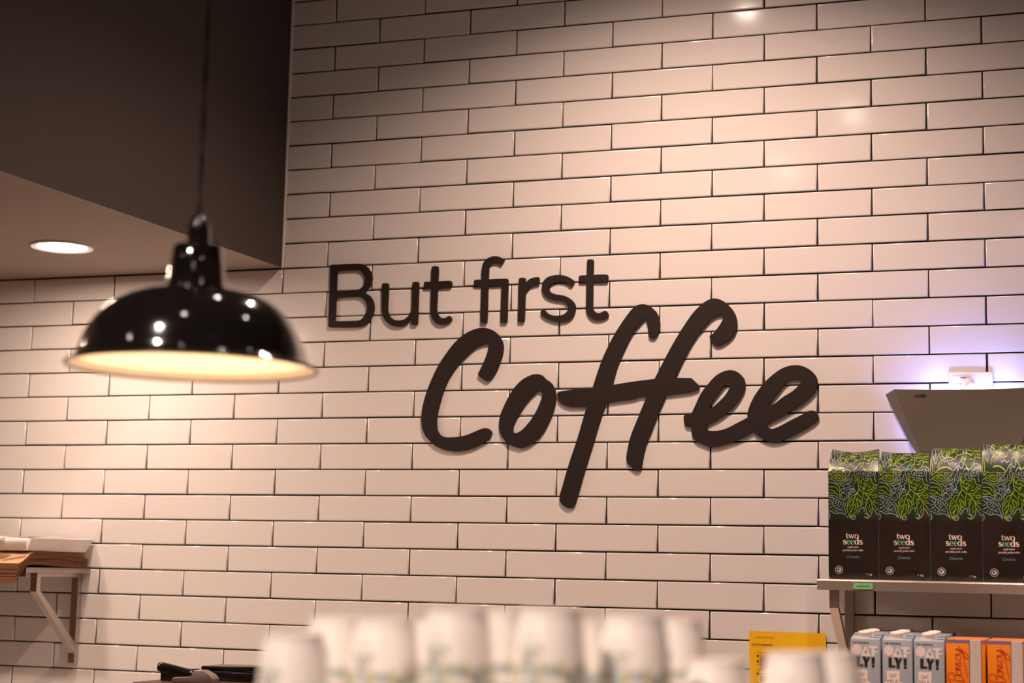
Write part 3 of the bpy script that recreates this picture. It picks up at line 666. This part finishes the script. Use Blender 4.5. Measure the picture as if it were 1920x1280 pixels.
    put_text(bm, '1 kg', mu, .103, .0115, .0068, .0135, 0, 0, .008)
    cx, cy = .0265, .0235
    ribbon(bm, circ(cx, cy, .0097, 20), .0016, mu, 4, True)
    for a in range(14): ribbon(bm, [(cx+.0076*math.cos(a*2*PI/14), cy+.0076*math.sin(a*2*PI/14)), (cx+.0084*math.cos(a*2*PI/14+.2), cy+.0084*math.sin(a*2*PI/14+.2))], .0012, mu, 4)
    patch(bm, circ(cx, cy, .0056, 16), mu, 0)
    mu2 = lambda u, v: surf(u/BW, v, .0010)
    patch(bm, [(cx-.0042,cy+.001),(cx-.003,cy+.0034),(cx-.0006,cy+.003),(cx+.0012,cy+.0042),(cx+.0022,cy+.003),(cx+.0016,cy+.0012),(cx+.0006,cy-.0002),(cx+.0018,cy-.0022),(cx+.0002,cy-.0014),(cx-.0012,cy-.0036),(cx-.0014,cy-.0014),(cx-.0032,cy-.0018)], mu2, 5)
    done('label_print', bm, [M['cream'], M['cup_green'], M['teal'], M['bagblue'], M['greyblue'], M['ink']], t)
    return t
coffee_bag(1.6435, 'leftmost dark coffee bag with green leaf print on the steel shelf', 1, .336, .008, .12, .72)
coffee_bag(1.7712, 'second dark coffee bag from the shelf end, top folded lower', 2, .330, .005, .10, .74)
coffee_bag(1.8990, 'third dark coffee bag on the shelf with a straight top fold', 3, .336, -.001, .28, .66)
coffee_bag(2.0262, 'rightmost dark coffee bag, cut by the edge of the photo', 4, .342, .002, .42, .50)

# ------------------------------------------------------------------ bench shelf that carries the cartons
RZ = 1.2135
t = empty('bench_shelf', (2.1, -.45, .9202), 'long steel bench shelf carrying the milk cartons', 'shelf')
bm = bmesh.new(); box(bm, (-.46, -.22, RZ-.9202-.03), (.5, .38, RZ-.9202), .002); done('shelf_top', bm, M['bench'], t)
for x in (-.44, .48):
    for y in (-.20, .36):
        bm = bmesh.new(); box(bm, (x-.015, y-.015, 0), (x+.015, y+.015, RZ-.9202-.03), .001); done('leg', bm, M['bench'], t)
t = empty('back_bench', (.45, -.45, 0), 'steel back bench along the tiled wall', 'bench')
bm = bmesh.new(); box(bm, (-1.9, -.5, .88), (2.7, .445, .92), .002); done('bench_top', bm, M['benchtop'], t)
bm = bmesh.new(); box(bm, (-1.88, -.46, .08), (2.68, .43, .88), .002); done('cabinet', bm, M['bench'], t)
bm = bmesh.new(); box(bm, (-1.86, -.40, 0), (2.66, .42, .08)); done('plinth', bm, M['gloss_black'], t)

# ------------------------------------------------------------------ cartons
OW, OD, OH = .0700, .078, .1985
def oat_carton(x, y, label, front):
    t = empty('oat_milk_carton', (x, y, RZ+.0002), label, 'carton', 'oat milk cartons')
    bm = bmesh.new()
    h2 = OH+.0125
    prism(bm, [(0,0),(0,OH),(OD,h2),(OD,0)], 'x', -OW/2, OW/2, .0016)
    body = done('carton_body', bm, M['oat'], t, True)
    sl = math.atan2(.0125, OD)
    Mt = Matrix.Translation((-.004, .0225, OH+.0034)) @ Matrix.Rotation(sl, 4, 'X')
    bm = bmesh.new(); lathe(bm, [(.0160,0),(.0160,.0016),(.0152,.0020),(.0152,.0128),(.0142,.0138),(.0128,.0138),(.0120,.0130),(0,.0130)], 36, mat=Mt)
    done('screw_cap', bm, M['cap'], t, True)
    bm = bmesh.new()
    up = lambda u, v: (u, v, OH+.0005+v*math.tan(sl)+.0002)
    rr = random.Random(int(x*1000)+int(y*1000))
    for a, b, n in ((-.032,.046,4),(.016,.044,5),(.017,.014,4)):
        for k in range(n): ribbon(bm, catmull([(a+k*.0042,b),(a+.0014+k*.0042,b+.006),(a+.0028+k*.0042,b),(a+.004+k*.0042,b+.005)], 3, False), .0013, up)
    done('top_print', bm, M['ink'], t)
    if not front: return t
    fr = lambda u, v: (u-OW/2, -.0004, OH-v)
    bm = bmesh.new()
    put_text(bm, 'THE ORIGINAL', lambda u, v: (u-OW/2, -.0004, v), .0244, OH-.0114, .0061, .0412, 0, 0, .02)
    L = lambda pts: patch(bm, pts, fr, 0)
    L([(.0141,.0423),(.0220,.0423),(.0220,.0606),(.0304,.0606),(.0304,.0661),(.0141,.0661)])
    L([(.0277,.0423),(.0356,.0423),(.0385,.0490),(.0400,.0437),(.0468,.0437),(.0405,.0560),(.0403,.0677),(.0330,.0677),(.0330,.0560)])
    L([(.0495,.0437),(.0578,.0437),(.0570,.0598),(.0500,.0598)]); patch(bm, circ(.0535,.0645,.0037), fr, 0)
    done('black_lettering', bm, M['ink'], t)
    bm = bmesh.new()
    patch(bm, circ(.0152,.0266,.0114,28,.0125), fr); L2 = lambda pts: patch(bm, pts, fr)
    L2([(.0369,.0146),(.0472,.0412),(.0228,.0412)])
    L2([(.0428,.0163),(.0640,.0163),(.0640,.0228),(.0575,.0228),(.0575,.0412),(.0499,.0412),(.0499,.0228),(.0440,.0228)])
    L2([(.0585,.0282),(.0652,.0282),(.0652,.0325),(.0585,.0325)])
    L2([(.0098,.0732),(.0402,.0732),(.0396,.100),(.0470,.100),(.0440,.106),(.0470,.112),(.0030,.112),(.0060,.106),(.0025,.100),(.0098,.100)])
    done('white_print', bm, M['oat_white'], t)
    bm = bmesh.new()
    f2 = lambda u, v: (u-OW/2, -.0007, v)
    put_text(bm, 'OAT', f2, .0245, OH-.0895, .0128, .0185, 0, 0, .004)
    put_text(bm, 'MILK', f2, .0245, OH-.1030, .0140, .0265)
    f3 = lambda u, v: (u-OW/2, -.0007, OH-v)
    for a, b in ((.0365,.0270),(.0345,.0300),(.0375,.0305),(.0355,.0330),(.0382,.0335)): ribbon(bm, circ(a, b, .0012, 8, .0008), .0006, f3, 0, True)
    ribbon(bm, [(.0375,.0365),(.0362,.0255)], .0006, f3)
    done('grey_lettering', bm, M['oat_grey'], t)
    return t
ORD = ['front', 'second', 'third', 'rear']
for k, x in enumerate((1.6995, 1.7750, 1.8493)):
    nm = ('left hand', 'middle', 'right hand')[k]
    for r in range(4):
        y = -.50+r*.0865
        lab = 'pale grey blue oat milk carton at the front of the %s row' % nm if r == 0 else 'pale grey blue oat milk carton, %s in the %s row of cartons' % (('second', 'third', 'last')[r-1], nm)
        oat_carton(x+(0.001 if r % 2 else 0), y, lab, r == 0)
JW, JD, JH = .0895, .062, .2035
BON = ["75,-60 95,100 115,300", "20,230 90,310 200,325 285,270 270,200 190,165 110,160", "190,165 240,110 215,20 140,-50 60,-65 20,-20",
 "330,125 260,115 228,60 255,5 310,-5 355,40 352,100 325,128", "345,105 372,128 378,60 372,0", "376,60 400,118 425,120 432,70 438,5", "438,5 470,60 500,140 520,120 500,70 540,35 525,2 480,5",
 "655,128 605,105 595,45 635,0 690,15 712,70 690,118 655,128", "700,100 735,128 742,60 775,8 820,30 846,90 855,130", "855,130 835,10 770,-110 690,-175 640,-165 650,-115 740,-50 850,15 935,60", "872,-25 640,-62 400,-105 205,-148"]
def orange_carton(x, y, label, front):
    t = empty('soy_milk_carton', (x, y, RZ+.0002), label, 'carton', 'orange soy milk cartons')
    bm = bmesh.new(); box(bm, (-JW/2, 0, 0), (JW/2, JD, JH-.0022), .0012)
    done('carton_body', bm, M['orange'], t, True)
    bm = bmesh.new(); box(bm, (-JW/2+.0006, .0006, JH-.0024), (JW/2-.0006, JD-.0006, JH), .0008)
    box(bm, (-JW/2+.001, JD*.5-.004, JH), (JW/2-.001, JD*.5+.004, JH+.0012), .0004)
    done('carton_top', bm, M['oj_top'], t)
    bm = bmesh.new(); s = JW/935
    fr = lambda X, Y: ((X-40)*s-JW/2, -.0004, JH-(Y-262)*s)
    patch(bm, [(42,266),(598,266),(598,342),(42,342)], fr, 0); patch(bm, [(886,266),(973,266),(973,342),(886,342)], fr, 0)
    done('purple_band', bm, M['oj_purple'], t)
    if not front: return t
    bm = bmesh.new(); patch(bm, [(608,264),(872,264),(872,2200),(608,2200)], fr, 0)
    for a in (598, 880): patch(bm, [(a-7,264),(a+7,264),(a+7,2200),(a-7,2200)], lambda X, Y: (fr(X, Y)[0], -.0005, fr(X, Y)[2]), 1)
    f4 = lambda X, Y: ((X-40)*s-JW/2, -.0006, JH-(Y-262)*s)
    rr = random.Random(5)
    for c in range(7):
        X = 632+c*36; Y = 290
        while Y < 2150:
            L_ = rr.uniform(14, 60); patch(bm, [(X-6,Y),(X+6,Y),(X+6,Y+L_),(X-6,Y+L_)], f4, 2); Y += L_+rr.uniform(8, 18)
    done('text_panel', bm, [M['oj_white'], M['ink'], M['oat_grey']], t)
    bm = bmesh.new(); f5 = lambda X, Y: ((X-40)*s-JW/2, -.0008, JH-(Y-262)*s)
    for ln in BON: ribbon(bm, [(395-b, 1350-a) for a, b in catmull(parse(ln), 5, False)], 19, f5)
    done('script_lettering', bm, M['oj_red'], t)
    return t
for k, x in enumerate((1.9335, 2.0277)):
    for r in range(3):
        lab = ('orange soy milk carton with red script, %s' % ('beside the oat milk cartons' if k == 0 else 'at the right edge of the photo')) if r == 0 else 'orange soy milk carton standing %s behind the %s orange carton' % (('directly', 'furthest')[r-1], ('left', 'right')[k])
        orange_carton(x, -.50+r*.071, lab, r == 0)
# tamper whose dark knob shows in front of the orange cartons
t = empty('coffee_tamper', (1.9505, -.62, RZ+.0002), 'dark round knob of a coffee tamper in front of the orange cartons', 'tamper')
bm = bmesh.new(); lathe(bm, [(0,0),(.029,0),(.029,.018),(.026,.022),(.010,.026),(.008,.045)], 36); done('base', bm, M['steel'], t, True)
bm = bmesh.new(); lathe(bm, [(.008,.044),(.010,.060),(.012,.074),(.0140,.082),(.0130,.090),(.0085,.0955),(0,.0970)], 32); done('knob', bm, M['gloss_black'], t, True)

# ------------------------------------------------------------------ power point and insect trap
t = empty('power_outlet', (1.9205, -.0002, 2.076), 'white power outlet with a white plug above the insect trap', 'outlet')
bm = bmesh.new(); box(bm, (-.058, -.0085, -.036), (.058, 0, .036), .003); done('plate', bm, M['whiteplastic'], t, True)
bm = bmesh.new(); box(bm, (-.0465, -.0105, -.031), (-.004, -.0085, .026), .0015); done('switch_panel', bm, M['whiteplastic'], t, True)
bm = bmesh.new(); lathe(bm, [(0,.004),(.006,.0035),(.0078,0)], 24, mat=Matrix.Translation((-.030,-.0105,-.004)) @ Matrix.Rotation(PI/2, 4, 'X')); done('switch', bm, M['whiteplastic'], t, True)
bm = bmesh.new(); box(bm, (-.027, -.0112, .0195), (-.012, -.0104, .0225)); done('maker_mark', bm, M['oat_grey'], t)
t = empty('power_plug', (1.9155, -.0107, 2.075), 'white plug with its cord pushed into the power outlet', 'plug')
bm = bmesh.new(); lathe(bm, [(0,.026),(.010,.026),(.015,.022),(.0185,.012),(.0185,0)], 28, mat=Matrix.Rotation(PI/2, 4, 'X')); done('plug_body', bm, M['whiteplastic'], t, True)
bm = bmesh.new(); tube(bm, [(0,-.024,-.002),(-.006,-.030,-.006),(-.016,-.032,-.018),(-.021,-.026,-.030)], .0032, 10); done('power_cord', bm, M['whiteplastic'], t, True)

t = empty('insect_trap', (1.92, 0, 1.95), 'beige folded steel insect light trap glowing violet blue against the wall', 'insect trap')
def sheet(name, pts, th, mt, parent):
    bm = bmesh.new()
    P0 = [Vector(p) for p in pts]; nrm = (P0[1]-P0[0]).cross(P0[2]-P0[0]).normalized()*th
    A = [bm.verts.new(p) for p in P0]; B = [bm.verts.new(p+nrm) for p in P0]
    bm.faces.new(A); bm.faces.new(B[::-1]); n = len(A)
    for i in range(n): bm.faces.new((A[i], B[i], B[(i+1) % n], A[(i+1) % n]))
    return done(name, bm, mt, parent)
yt, yb = -.135, -.105
W_T, W_B, ZT, ZB = .187, .108, .1005, -.105
def panel_pts():
    pts = []
    for i in range(9):
        q = i/8; pts.append((-W_T+2*W_T*q, yt-.006*math.sin(PI*q), ZT+.004*abs(2*q-1)**2))
    return pts
top = panel_pts()
bm = bmesh.new(); rows = []
for k in range(9):
    f = k/8; hw = W_T+(W_B-W_T)*f
    rows.append([bm.verts.new((-hw+2*hw*i/8, (yt+(yb-yt)*f)-.006*math.sin(PI*i/8)*(1-f), top[i][2]+(ZB-top[i][2])*f)) for i in range(9)])
for a, b in zip(rows, rows[1:]):
    for i in range(8): bm.faces.new((a[i], a[i+1], b[i+1], b[i]))
thicken(bm, .0018)
fp = done('front_panel', bm, M['trap'], t, True)
for s in (-1, 1):
    sheet('side_flange', [(s*W_T,yt,ZT+.004),(s*(W_T+.038),-.012,ZT+.003),(s*(W_T+.012),-.012,ZT-.040),(s*(W_B+.058),-.028,-.020),(s*(W_B+.028),-.050,-.066),(s*(W_B),yb,ZB)], .0016*s, M['trap'], t)
bm = bmesh.new(); box(bm, (-.11, -.006, -.085), (.11, -.0005, .085), .001); done('back_plate', bm, M['trap'], t)
for z in (.062, -.045):
    bm = bmesh.new(); tube(bm, [(-.10,-.05,z),(.10,-.05,z)], .008, 14); done('light_tube', bm, M['uv'], t, True)
    for s in (-1, 1):
        bm = bmesh.new(); box(bm, (s*.106-.006, -.063, z-.012), (s*.106+.006, -.005, z+.012), .001); done('tube_holder', bm, M['whiteplastic'], t)
bm = bmesh.new(); f6 = lambda u, v: (u, yt+(yb-yt)*(ZT-v)/(ZT-ZB)-.0009-.006*math.sin(PI*(u+W_T)/(2*W_T))*(1-(ZT-v)/(ZT-ZB)), v)
put_text(bm, 'ecolab', f6, -.120, .0845, .0105, .026, 0, 0, .03)
for a, b in ((-.140,-.132),(-.108,-.100)): ribbon(bm, [(a,.0868),(b,.0868)], .0012, f6)
done('lettering', bm, M['ink'], t)

# ------------------------------------------------------------------ yellow notice
t = empty('wall_notice', (1.425, -.0002, 1.11), 'yellow printed notice sheet on the tiles beside the shelf bracket', 'notice')
bm = bmesh.new(); NW, NH = .2105, .297
rows = []
for k in range(9):
    f = k/8
    rows.append([bm.verts.new((-NW/2+NW*i/8, -.0012-.004*(i/8)**3*f, NH*f-(.0008*i/8 if k == 8 else 0))) for i in range(9)])
for a, b in zip(rows, rows[1:]):
    for i in range(8): bm.faces.new((a[i], a[i+1], b[i+1], b[i]))
thicken(bm, .0006)
done('sheet', bm, M['yellow'], t, True)
nf = lambda u, v: (u-NW/2, -.0024-.004*(max(0, u/NW))**3*max(0, (NH-v)/NH), NH-v)
nu = lambda u, v: nf(u, NH-v)
bm = bmesh.new()
put_text(bm, 'HOW TO HANDWASH?', nu, .0365, NH-.0385, .0062, .0565, 0, 0, .03)
def greek(x0, x1, y, h, mi=0, seed=1):
    rr = random.Random(seed); x = x0
    while x < x1:
        w = min(rr.uniform(.002, .008), x1-x); patch(bm, [(x,y),(x+w,y),(x+w,y+h),(x,y+h)], nf, mi); x += w+.0014
greek(.018,.07,.0160,.0011,0,2); greek(.021,.155,.0575,.0011,0,3)
for k, y in enumerate((.064, .078, .112, .146, .18, .214)):
    patch(bm, [(.021,y),(.0265,y),(.0265,y+.0055),(.021,y+.0055)], nf, 0)
    if k != 1: greek(.029,.095,y+.0018,.0016,0,k+9)
    patch(bm, [(.029,y+.007),(.062,y+.007),(.062,y+.024),(.029,y+.024)], lambda u, v: tuple(Vector(nf(u, v))+Vector((0,.0002,0))), 1)
    ribbon(bm, catmull([(.033,y+.010),(.040,y+.018),(.050,y+.013),(.046,y+.021),(.036,y+.020)], 4), .0007, nf, 0)
    greek(.021,.09,y+.0265,.0011,0,k+20)
done('printed_text', bm, [M['ydark'], M['yfaint']], t)

# ------------------------------------------------------------------ left shelf: kraft bags and white tray
t = empty('kraft_paper_bags', (-.90, -.20, LZ), 'thick bundle of brown kraft paper bags drooping over the left shelf', 'paper bags')
top_p = [(-.022,1.566),(-.045,1.574),(-.080,1.580),(-.160,1.5838),(-.250,1.585),(-.306,1.584),(-.330,1.5775),(-.350,1.566),(-.368,1.556),(-.386,1.549)]
bot_p = [(-.030,1.5375),(-.060,1.5378),(-.100,1.539),(-.160,1.541),(-.230,1.544),(-.300,1.5455),(-.345,1.543),(-.368,1.528),(-.388,1.507),(-.402,1.490)]
NL = 14
rr = random.Random(11)
def lerp(a, b, f): return a+(b-a)*f
for L in range(NL):
    f0, f1 = L/NL, (L+.985)/NL
    dx = rr.uniform(-.0012, .0015); dy = rr.uniform(-.001, .001)
    def layer(f, top):
        out = []
        for (ya, za), (yb_, zb_) in zip(bot_p, top_p):
            out.append((lerp(ya, yb_, f)+dy*(1 if ya < -.35 else .3), max(LZ+.0006 if ya > -.34 else 0, lerp(za, zb_, f)+(.0016*math.sin(ya*60+L)*(1-abs(2*f-1)) if top else 0))))
        return out
    lo, hi = layer(f0, False), layer(f1, True)
    lo = [tuple(p[:2]) for p in catmull(lo, 3, False)]; hi = [tuple(p[:2]) for p in catmull(hi, 3, False)]
    bm = bmesh.new()
    pts = [(y+.20, z-LZ) for y, z in lo+hi[::-1]]
    X0, X1 = -.205, .118+dx
    A = [bm.verts.new((X0, *p)) for p in pts]; B = [bm.verts.new((X1, *p)) for p in pts]; n = len(pts); h = n//2
    for i in range(n):
        f = bm.faces.new((A[i], B[i], B[(i+1) % n], A[(i+1) % n])); f.material_index = 1 if i in (h-1, n-1) else 0
    for i in range(h-1):
        for Q in (A, B):
            f = bm.faces.new((Q[i], Q[i+1], Q[n-2-i], Q[n-1-i])); f.material_index = 1
    done('bag_layer', bm, [M['kraft'] if L == NL-1 else M['kraft_shaded'], M['kraft_shaded']], t, True, angle=30)
# white paper tray lying on the bundle
t = empty('paper_tray', (-.90, -.21, 1.5862), 'white folded paper tray lying on top of the brown bags', 'tray')
TZ = 0.0
def tray_sheet(name, pts, th=.0012): return sheet(name, pts, th, M['wpaper'], t)
x_b, x_t = .108, .126
tray_sheet('tray_base', [(-.20,-.125,.0012),(x_b,-.125,.0012),(x_b,.183,.0012),(-.20,.183,.0012)])
bm = bmesh.new()
rowA = []; rowB = []
for i in range(11):
    f = i/10; y = -.132+f*.335
    rowA.append((x_b+.001*math.sin(f*9), lerp(-.125, .183, f), .0015)); rowB.append((x_t+.002*math.sin(f*5), y, .0375+.006*f**3+.0016*math.sin(f*4)))
va = [bm.verts.new(p) for p in rowA]; vb = [bm.verts.new(p) for p in rowB]
for i in range(10): bm.faces.new((va[i], va[i+1], vb[i+1], vb[i]))
thicken(bm, .001); done('side_wall', bm, M['wpaper'], t, True)
bm = bmesh.new(); va = []; vb = []
for i in range(13):
    f = i/12; x = lerp(-.20, .060, f)
    va.append(bm.verts.new((x, -.127-.004*abs(math.sin(f*7)), .0015))); vb.append(bm.verts.new((x, -.150-.012*abs(math.sin(f*8+1)), .030+.010*math.sin(f*3)**2)))
for i in range(12): bm.faces.new((va[i], va[i+1], vb[i+1], vb[i]))
thicken(bm, .001); done('front_wall', bm, M['wpaper'], t, True)
bm = bmesh.new(); rows = []
for k in range(7):
    f = k/6; a = f*1.0
    rows.append([bm.verts.new((lerp(.058, x_b+.001+.016*f, i/4), lerp(-.152, -.129, i/4)-.018*math.sin(f*PI*.75), .0015+.037*f)) for i in range(5)])
for a, b in zip(rows, rows[1:]):
    for i in range(4): bm.faces.new((a[i], a[i+1], b[i+1], b[i]))
thicken(bm, .001); done('corner_flap', bm, M['wpaper'], t, True)
bm = bmesh.new(); rows = []
for k in range(5):
    f = k/4
    rows.append([bm.verts.new((lerp(-.20, .085-.05*f, i/8), lerp(-.13, .16, f), .040+.008*math.sin(i*.9+f*2)*.5+.006*f)) for i in range(9)])
for a, b in zip(rows, rows[1:]):
    for i in range(8): bm.faces.new((a[i], a[i+1], b[i+1], b[i]))
thicken(bm, .001); done('lid_sheet', bm, M['wpaper'], t, True)
bm = bmesh.new(); va = []; vb = []
for i in range(9):
    f = i/8; va.append(bm.verts.new((lerp(-.20, x_b, f), .183, .0015))); vb.append(bm.verts.new((lerp(-.2, x_t, f), .2, .044)))
for i in range(8): bm.faces.new((va[i], va[i+1], vb[i+1], vb[i]))
thicken(bm, .001); done('back_wall', bm, M['wpaper'], t, True)

# ------------------------------------------------------------------ dark things at the lower left
BZ = 1.2545
t = empty('timber_stand', (.06, -.73, .9202), 'dark timber stand under the black scoop, its top edge just in view', 'stand')
bm = bmesh.new(); box(bm, (-.17, -.10, BZ-.9202-.022), (.20, .16, BZ-.9202), .002); done('stand_top', bm, M['darkwood'], t, True)
for x in (-.155, .168):
    bm = bmesh.new(); box(bm, (x-.012, -.09, 0), (x+.012, .15, BZ-.9202-.022), .001); done('side_panel', bm, M['darkwood'], t)
t = empty('storage_box', (-.048, -.735, BZ+.0002), 'small flat black box lying under the end of the scoop handle', 'box')
bm = bmesh.new(); box(bm, (-.034, -.006, 0), (.036, .075, .0275), .0025); done('box_body', bm, M['gloss_black'], t, True)
bm = bmesh.new(); box(bm, (-.035, -.007, .0278), (.037, .076, .0300), .001); done('box_lid', bm, M['gloss_black'], t, True)
t = empty('knock_box', (.145, -.655, BZ+.0002), 'low black container with a sloping lid behind the scoop', 'container')
bm = bmesh.new(); box(bm, (-.148, -.01, 0), (.095, .09, .0255), .003); done('container_body', bm, M['gloss_black'], t, True)
bm = bmesh.new(); box(bm, (-.150, -.012, .0257), (.098, .092, .0375), .003)
for v in bm.verts: v.co.z += (v.co.x+.15)*.020
done('lid', bm, M['gloss_black'], t, True)
bm = bmesh.new(); box(bm, (-.06, -.0125, .0215), (.03, -.0102, .0223)); done('seam', bm, M['steel'], t)
t = empty('ice_scoop', (.02, -.775, BZ+.0003), 'scoop with a thick black handle and grey blade lying on the timber stand', 'scoop')
bm = bmesh.new()
def hnd(f): return Vector((lerp(-.083, .012, f), lerp(-.010, .010, f), lerp(.0395, .0185, f)))
tube(bm, [hnd(f) for f in (-.015, 0, .03, .1, .3, .5, .7, .85, .96, 1)], [.004, .0095, .0118, .0130, .0134, .0134, .0132, .0126, .011, .008], 24)
done('handle', bm, M['gloss_black'], t, True, angle=60)
bm = bmesh.new()
prism(bm, [(-.046,.0003),(-.045,.010),(-.038,.0130),(.010,.0170),(.018,.0330),(.042,.0330),(.066,.0215),(.074,.0130),(.075,.0003)], 'y', -.006, .030, .0015)
done('blade', bm, M['grey_clear'], t, True, angle=50)

# ------------------------------------------------------------------ espresso machine with the cups stacked on it
TRAY = 1.338
t = empty('espresso_machine', (1.72, -2.98, .92), 'steel espresso machine whose top carries the stacked cups', 'coffee machine')
bm = bmesh.new(); box(bm, (-.48, -.20, .04), (.48, .26, TRAY-.92-.012), .012); done('housing', bm, M['bench'], t, True)
bm = bmesh.new(); box(bm, (-.50, -.23, TRAY-.92-.012), (.50, .36, TRAY-.92), .003); done('cup_tray', bm, M['bench'], t, True)
for x in (-.42, .42):
    for y in (-.15, .2):
        bm = bmesh.new(); lathe(bm, [(0,0),(.022,0),(.025,.04),(0,.04)], 20, mat=Matrix.Translation((x, y, 0))); done('foot', bm, M['gloss_black'], t, True)
t = empty('front_counter', (1.7, -3.0, 0), 'front counter under the espresso machine', 'counter')
bm = bmesh.new(); box(bm, (-1.6, -.34, .88), (1.6, .36, .92), .003); done('counter_top', bm, M['bench'], t, True)
bm = bmesh.new(); box(bm, (-1.57, -.30, 0), (1.57, .33, .88), .003); done('counter_body', bm, M['gloss_black'], t, True)

CH_, RB, RR_ = .108, .0305, .0418
def cup_r(z): return .0322+(RR_-.0322)*(CH_-.013-z)/(CH_-.013) if z < CH_-.013 else .0312
def cup(x, y, z, label, group, printed, az):
    t = empty('paper_cup', (x, y, z), label, 'cup', group, az)
    bm = bmesh.new()
    lathe(bm, [(RR_-.0016,.0),(RR_+.0012,.0006),(RR_+.0018,.0022),(RR_+.0006,.0038),(cup_r(.006),.006),(.0322,CH_-.013),(.0308,CH_-.0115),(.0302,CH_-.002),(.0297,CH_),(.0285,CH_),(.0280,CH_-.008),(0,CH_-.009)], 44)
    lathe(bm, [(RR_-.0016,.0),(.0310,CH_-.014)], 44)
    done('cup_wall', bm, M['cup'], t, True, angle=50)
    if not printed: return t
    def mp(u, v):   # u metres round the cup from its facing line, v metres above the rim
        r = cup_r(v)+.0004; a = u/.037-PI/2
        return (r*math.cos(a), r*math.sin(a), v)
    up = lambda u, v: mp(-u, 2*.072-v)     # the print is upside down with the cup
    bm = bmesh.new()
    serif_line(bm, 'two', 0, .0745+.0068, .0060, up, (0, 0, 0))
    serif_line(bm, 'seeds', 0, .0745-.0022, .0060, up, (0, 1, 1, 1, 0))
    put_text(bm, 'single batch', up, 0, .0745-.0105, .0038, .017, 0, .35)
    done('cup_lettering', bm, [M['cup_mauve'], M['cup_green']], t)
    bm = bmesh.new(); rr = random.Random(3)
    for k in range(-6, 7):
        for j in range(3):
            cx_, cy_ = k*.0115+j*.006, .012+j*.017+rr.uniform(-.003, .003); an = rr.uniform(0, 6.3); ml = rr.uniform(.7, 1.2)
            L_ = .0115*ml
            pts = [(cx_+L_*f*math.cos(an)-w*math.sin(an), cy_+L_*f*math.sin(an)*.9+w*math.cos(an)) for f, w in ((-1,0),(-.5,.0042),(.1,.0050),(.6,.0030),(1,0),(.6,-.0030),(.1,-.0050),(-.5,-.0042))]
            pts = [(a, min(.058, max(.005, b))) for a, b in pts]
            patch(bm, pts, mp, (k+j) % 2)
    done('leaf_print', bm, [M['cup_olive'], M['cup_blue']], t)
    return t
CUPS = [ # x, y, top z, nested cups below, label, facing turn
 (1.4638,-3.1109,1.4847,2,'white paper cup at the left end of the stacked cups',-.30),
 (1.4357,-2.9463,1.4984,2,'white paper cup half hidden behind the two leftmost cups',-.2),
 (1.5323,-3.0359,1.5009,2,'white paper cup second from the left in the front row',-.30),
 (1.5264,-2.9144,1.4957,2,'narrow glimpse of a white cup between the second and third front cups',-.2),
 (1.6333,-3.0882,1.5142,3,'tallest white paper cup, third from the left in the front row',-.30),
 (1.6258,-2.9460,1.5105,3,'white paper cup peeping between the third and fourth front cups',-.2),
 (1.7203,-3.0561,1.5161,3,'tall white paper cup fourth from the left in the front row',-.30),
 (1.7085,-2.8891,1.5004,2,'white paper cup peeping between the fourth and fifth front cups',-.2),
 (1.7916,-2.9952,1.5102,3,'white paper cup fifth from the left in the front row',-.30),
 (1.7850,-2.7988,1.5027,2,'white paper cup behind the fifth front cup, on its right side',-.2),
 (1.8566,-2.8966,1.4645,1,'low white paper cup left of the yellow notice',-.30),
 (1.9310,-2.8510,1.4726,1,'low white paper cup in front of the yellow notice',-.10),
 (1.9448,-2.6954,1.4676,1,'low white paper cup below the shelf bracket, right end of the cups',-.2)]

for x, y, zt, n, lab, az in CUPS:
    base = zt-CH_
    st = (base-TRAY-.0004)/n if n else 0
    cup(x, y, base, lab, 'paper cups stacked on the machine', True, az)
    for k in range(n):
        cup(x, y, TRAY+.0004+st*k, 'white paper cup nested out of sight under the top cup of its stack', 'nested paper cups', False, 0)

# flat print is joined into one part per print
for o in bpy.data.objects:
    if o.parent and o.name.split('.')[0] in ('leaf_print', 'white_print', 'black_lettering', 'grey_lettering', 'label_print', 'printed_text', 'text_panel', 'top_print', 'handwriting', 'cup_lettering', 'purple_band', 'script_lettering', 'lettering'):
        o['kind'] = 'stuff'
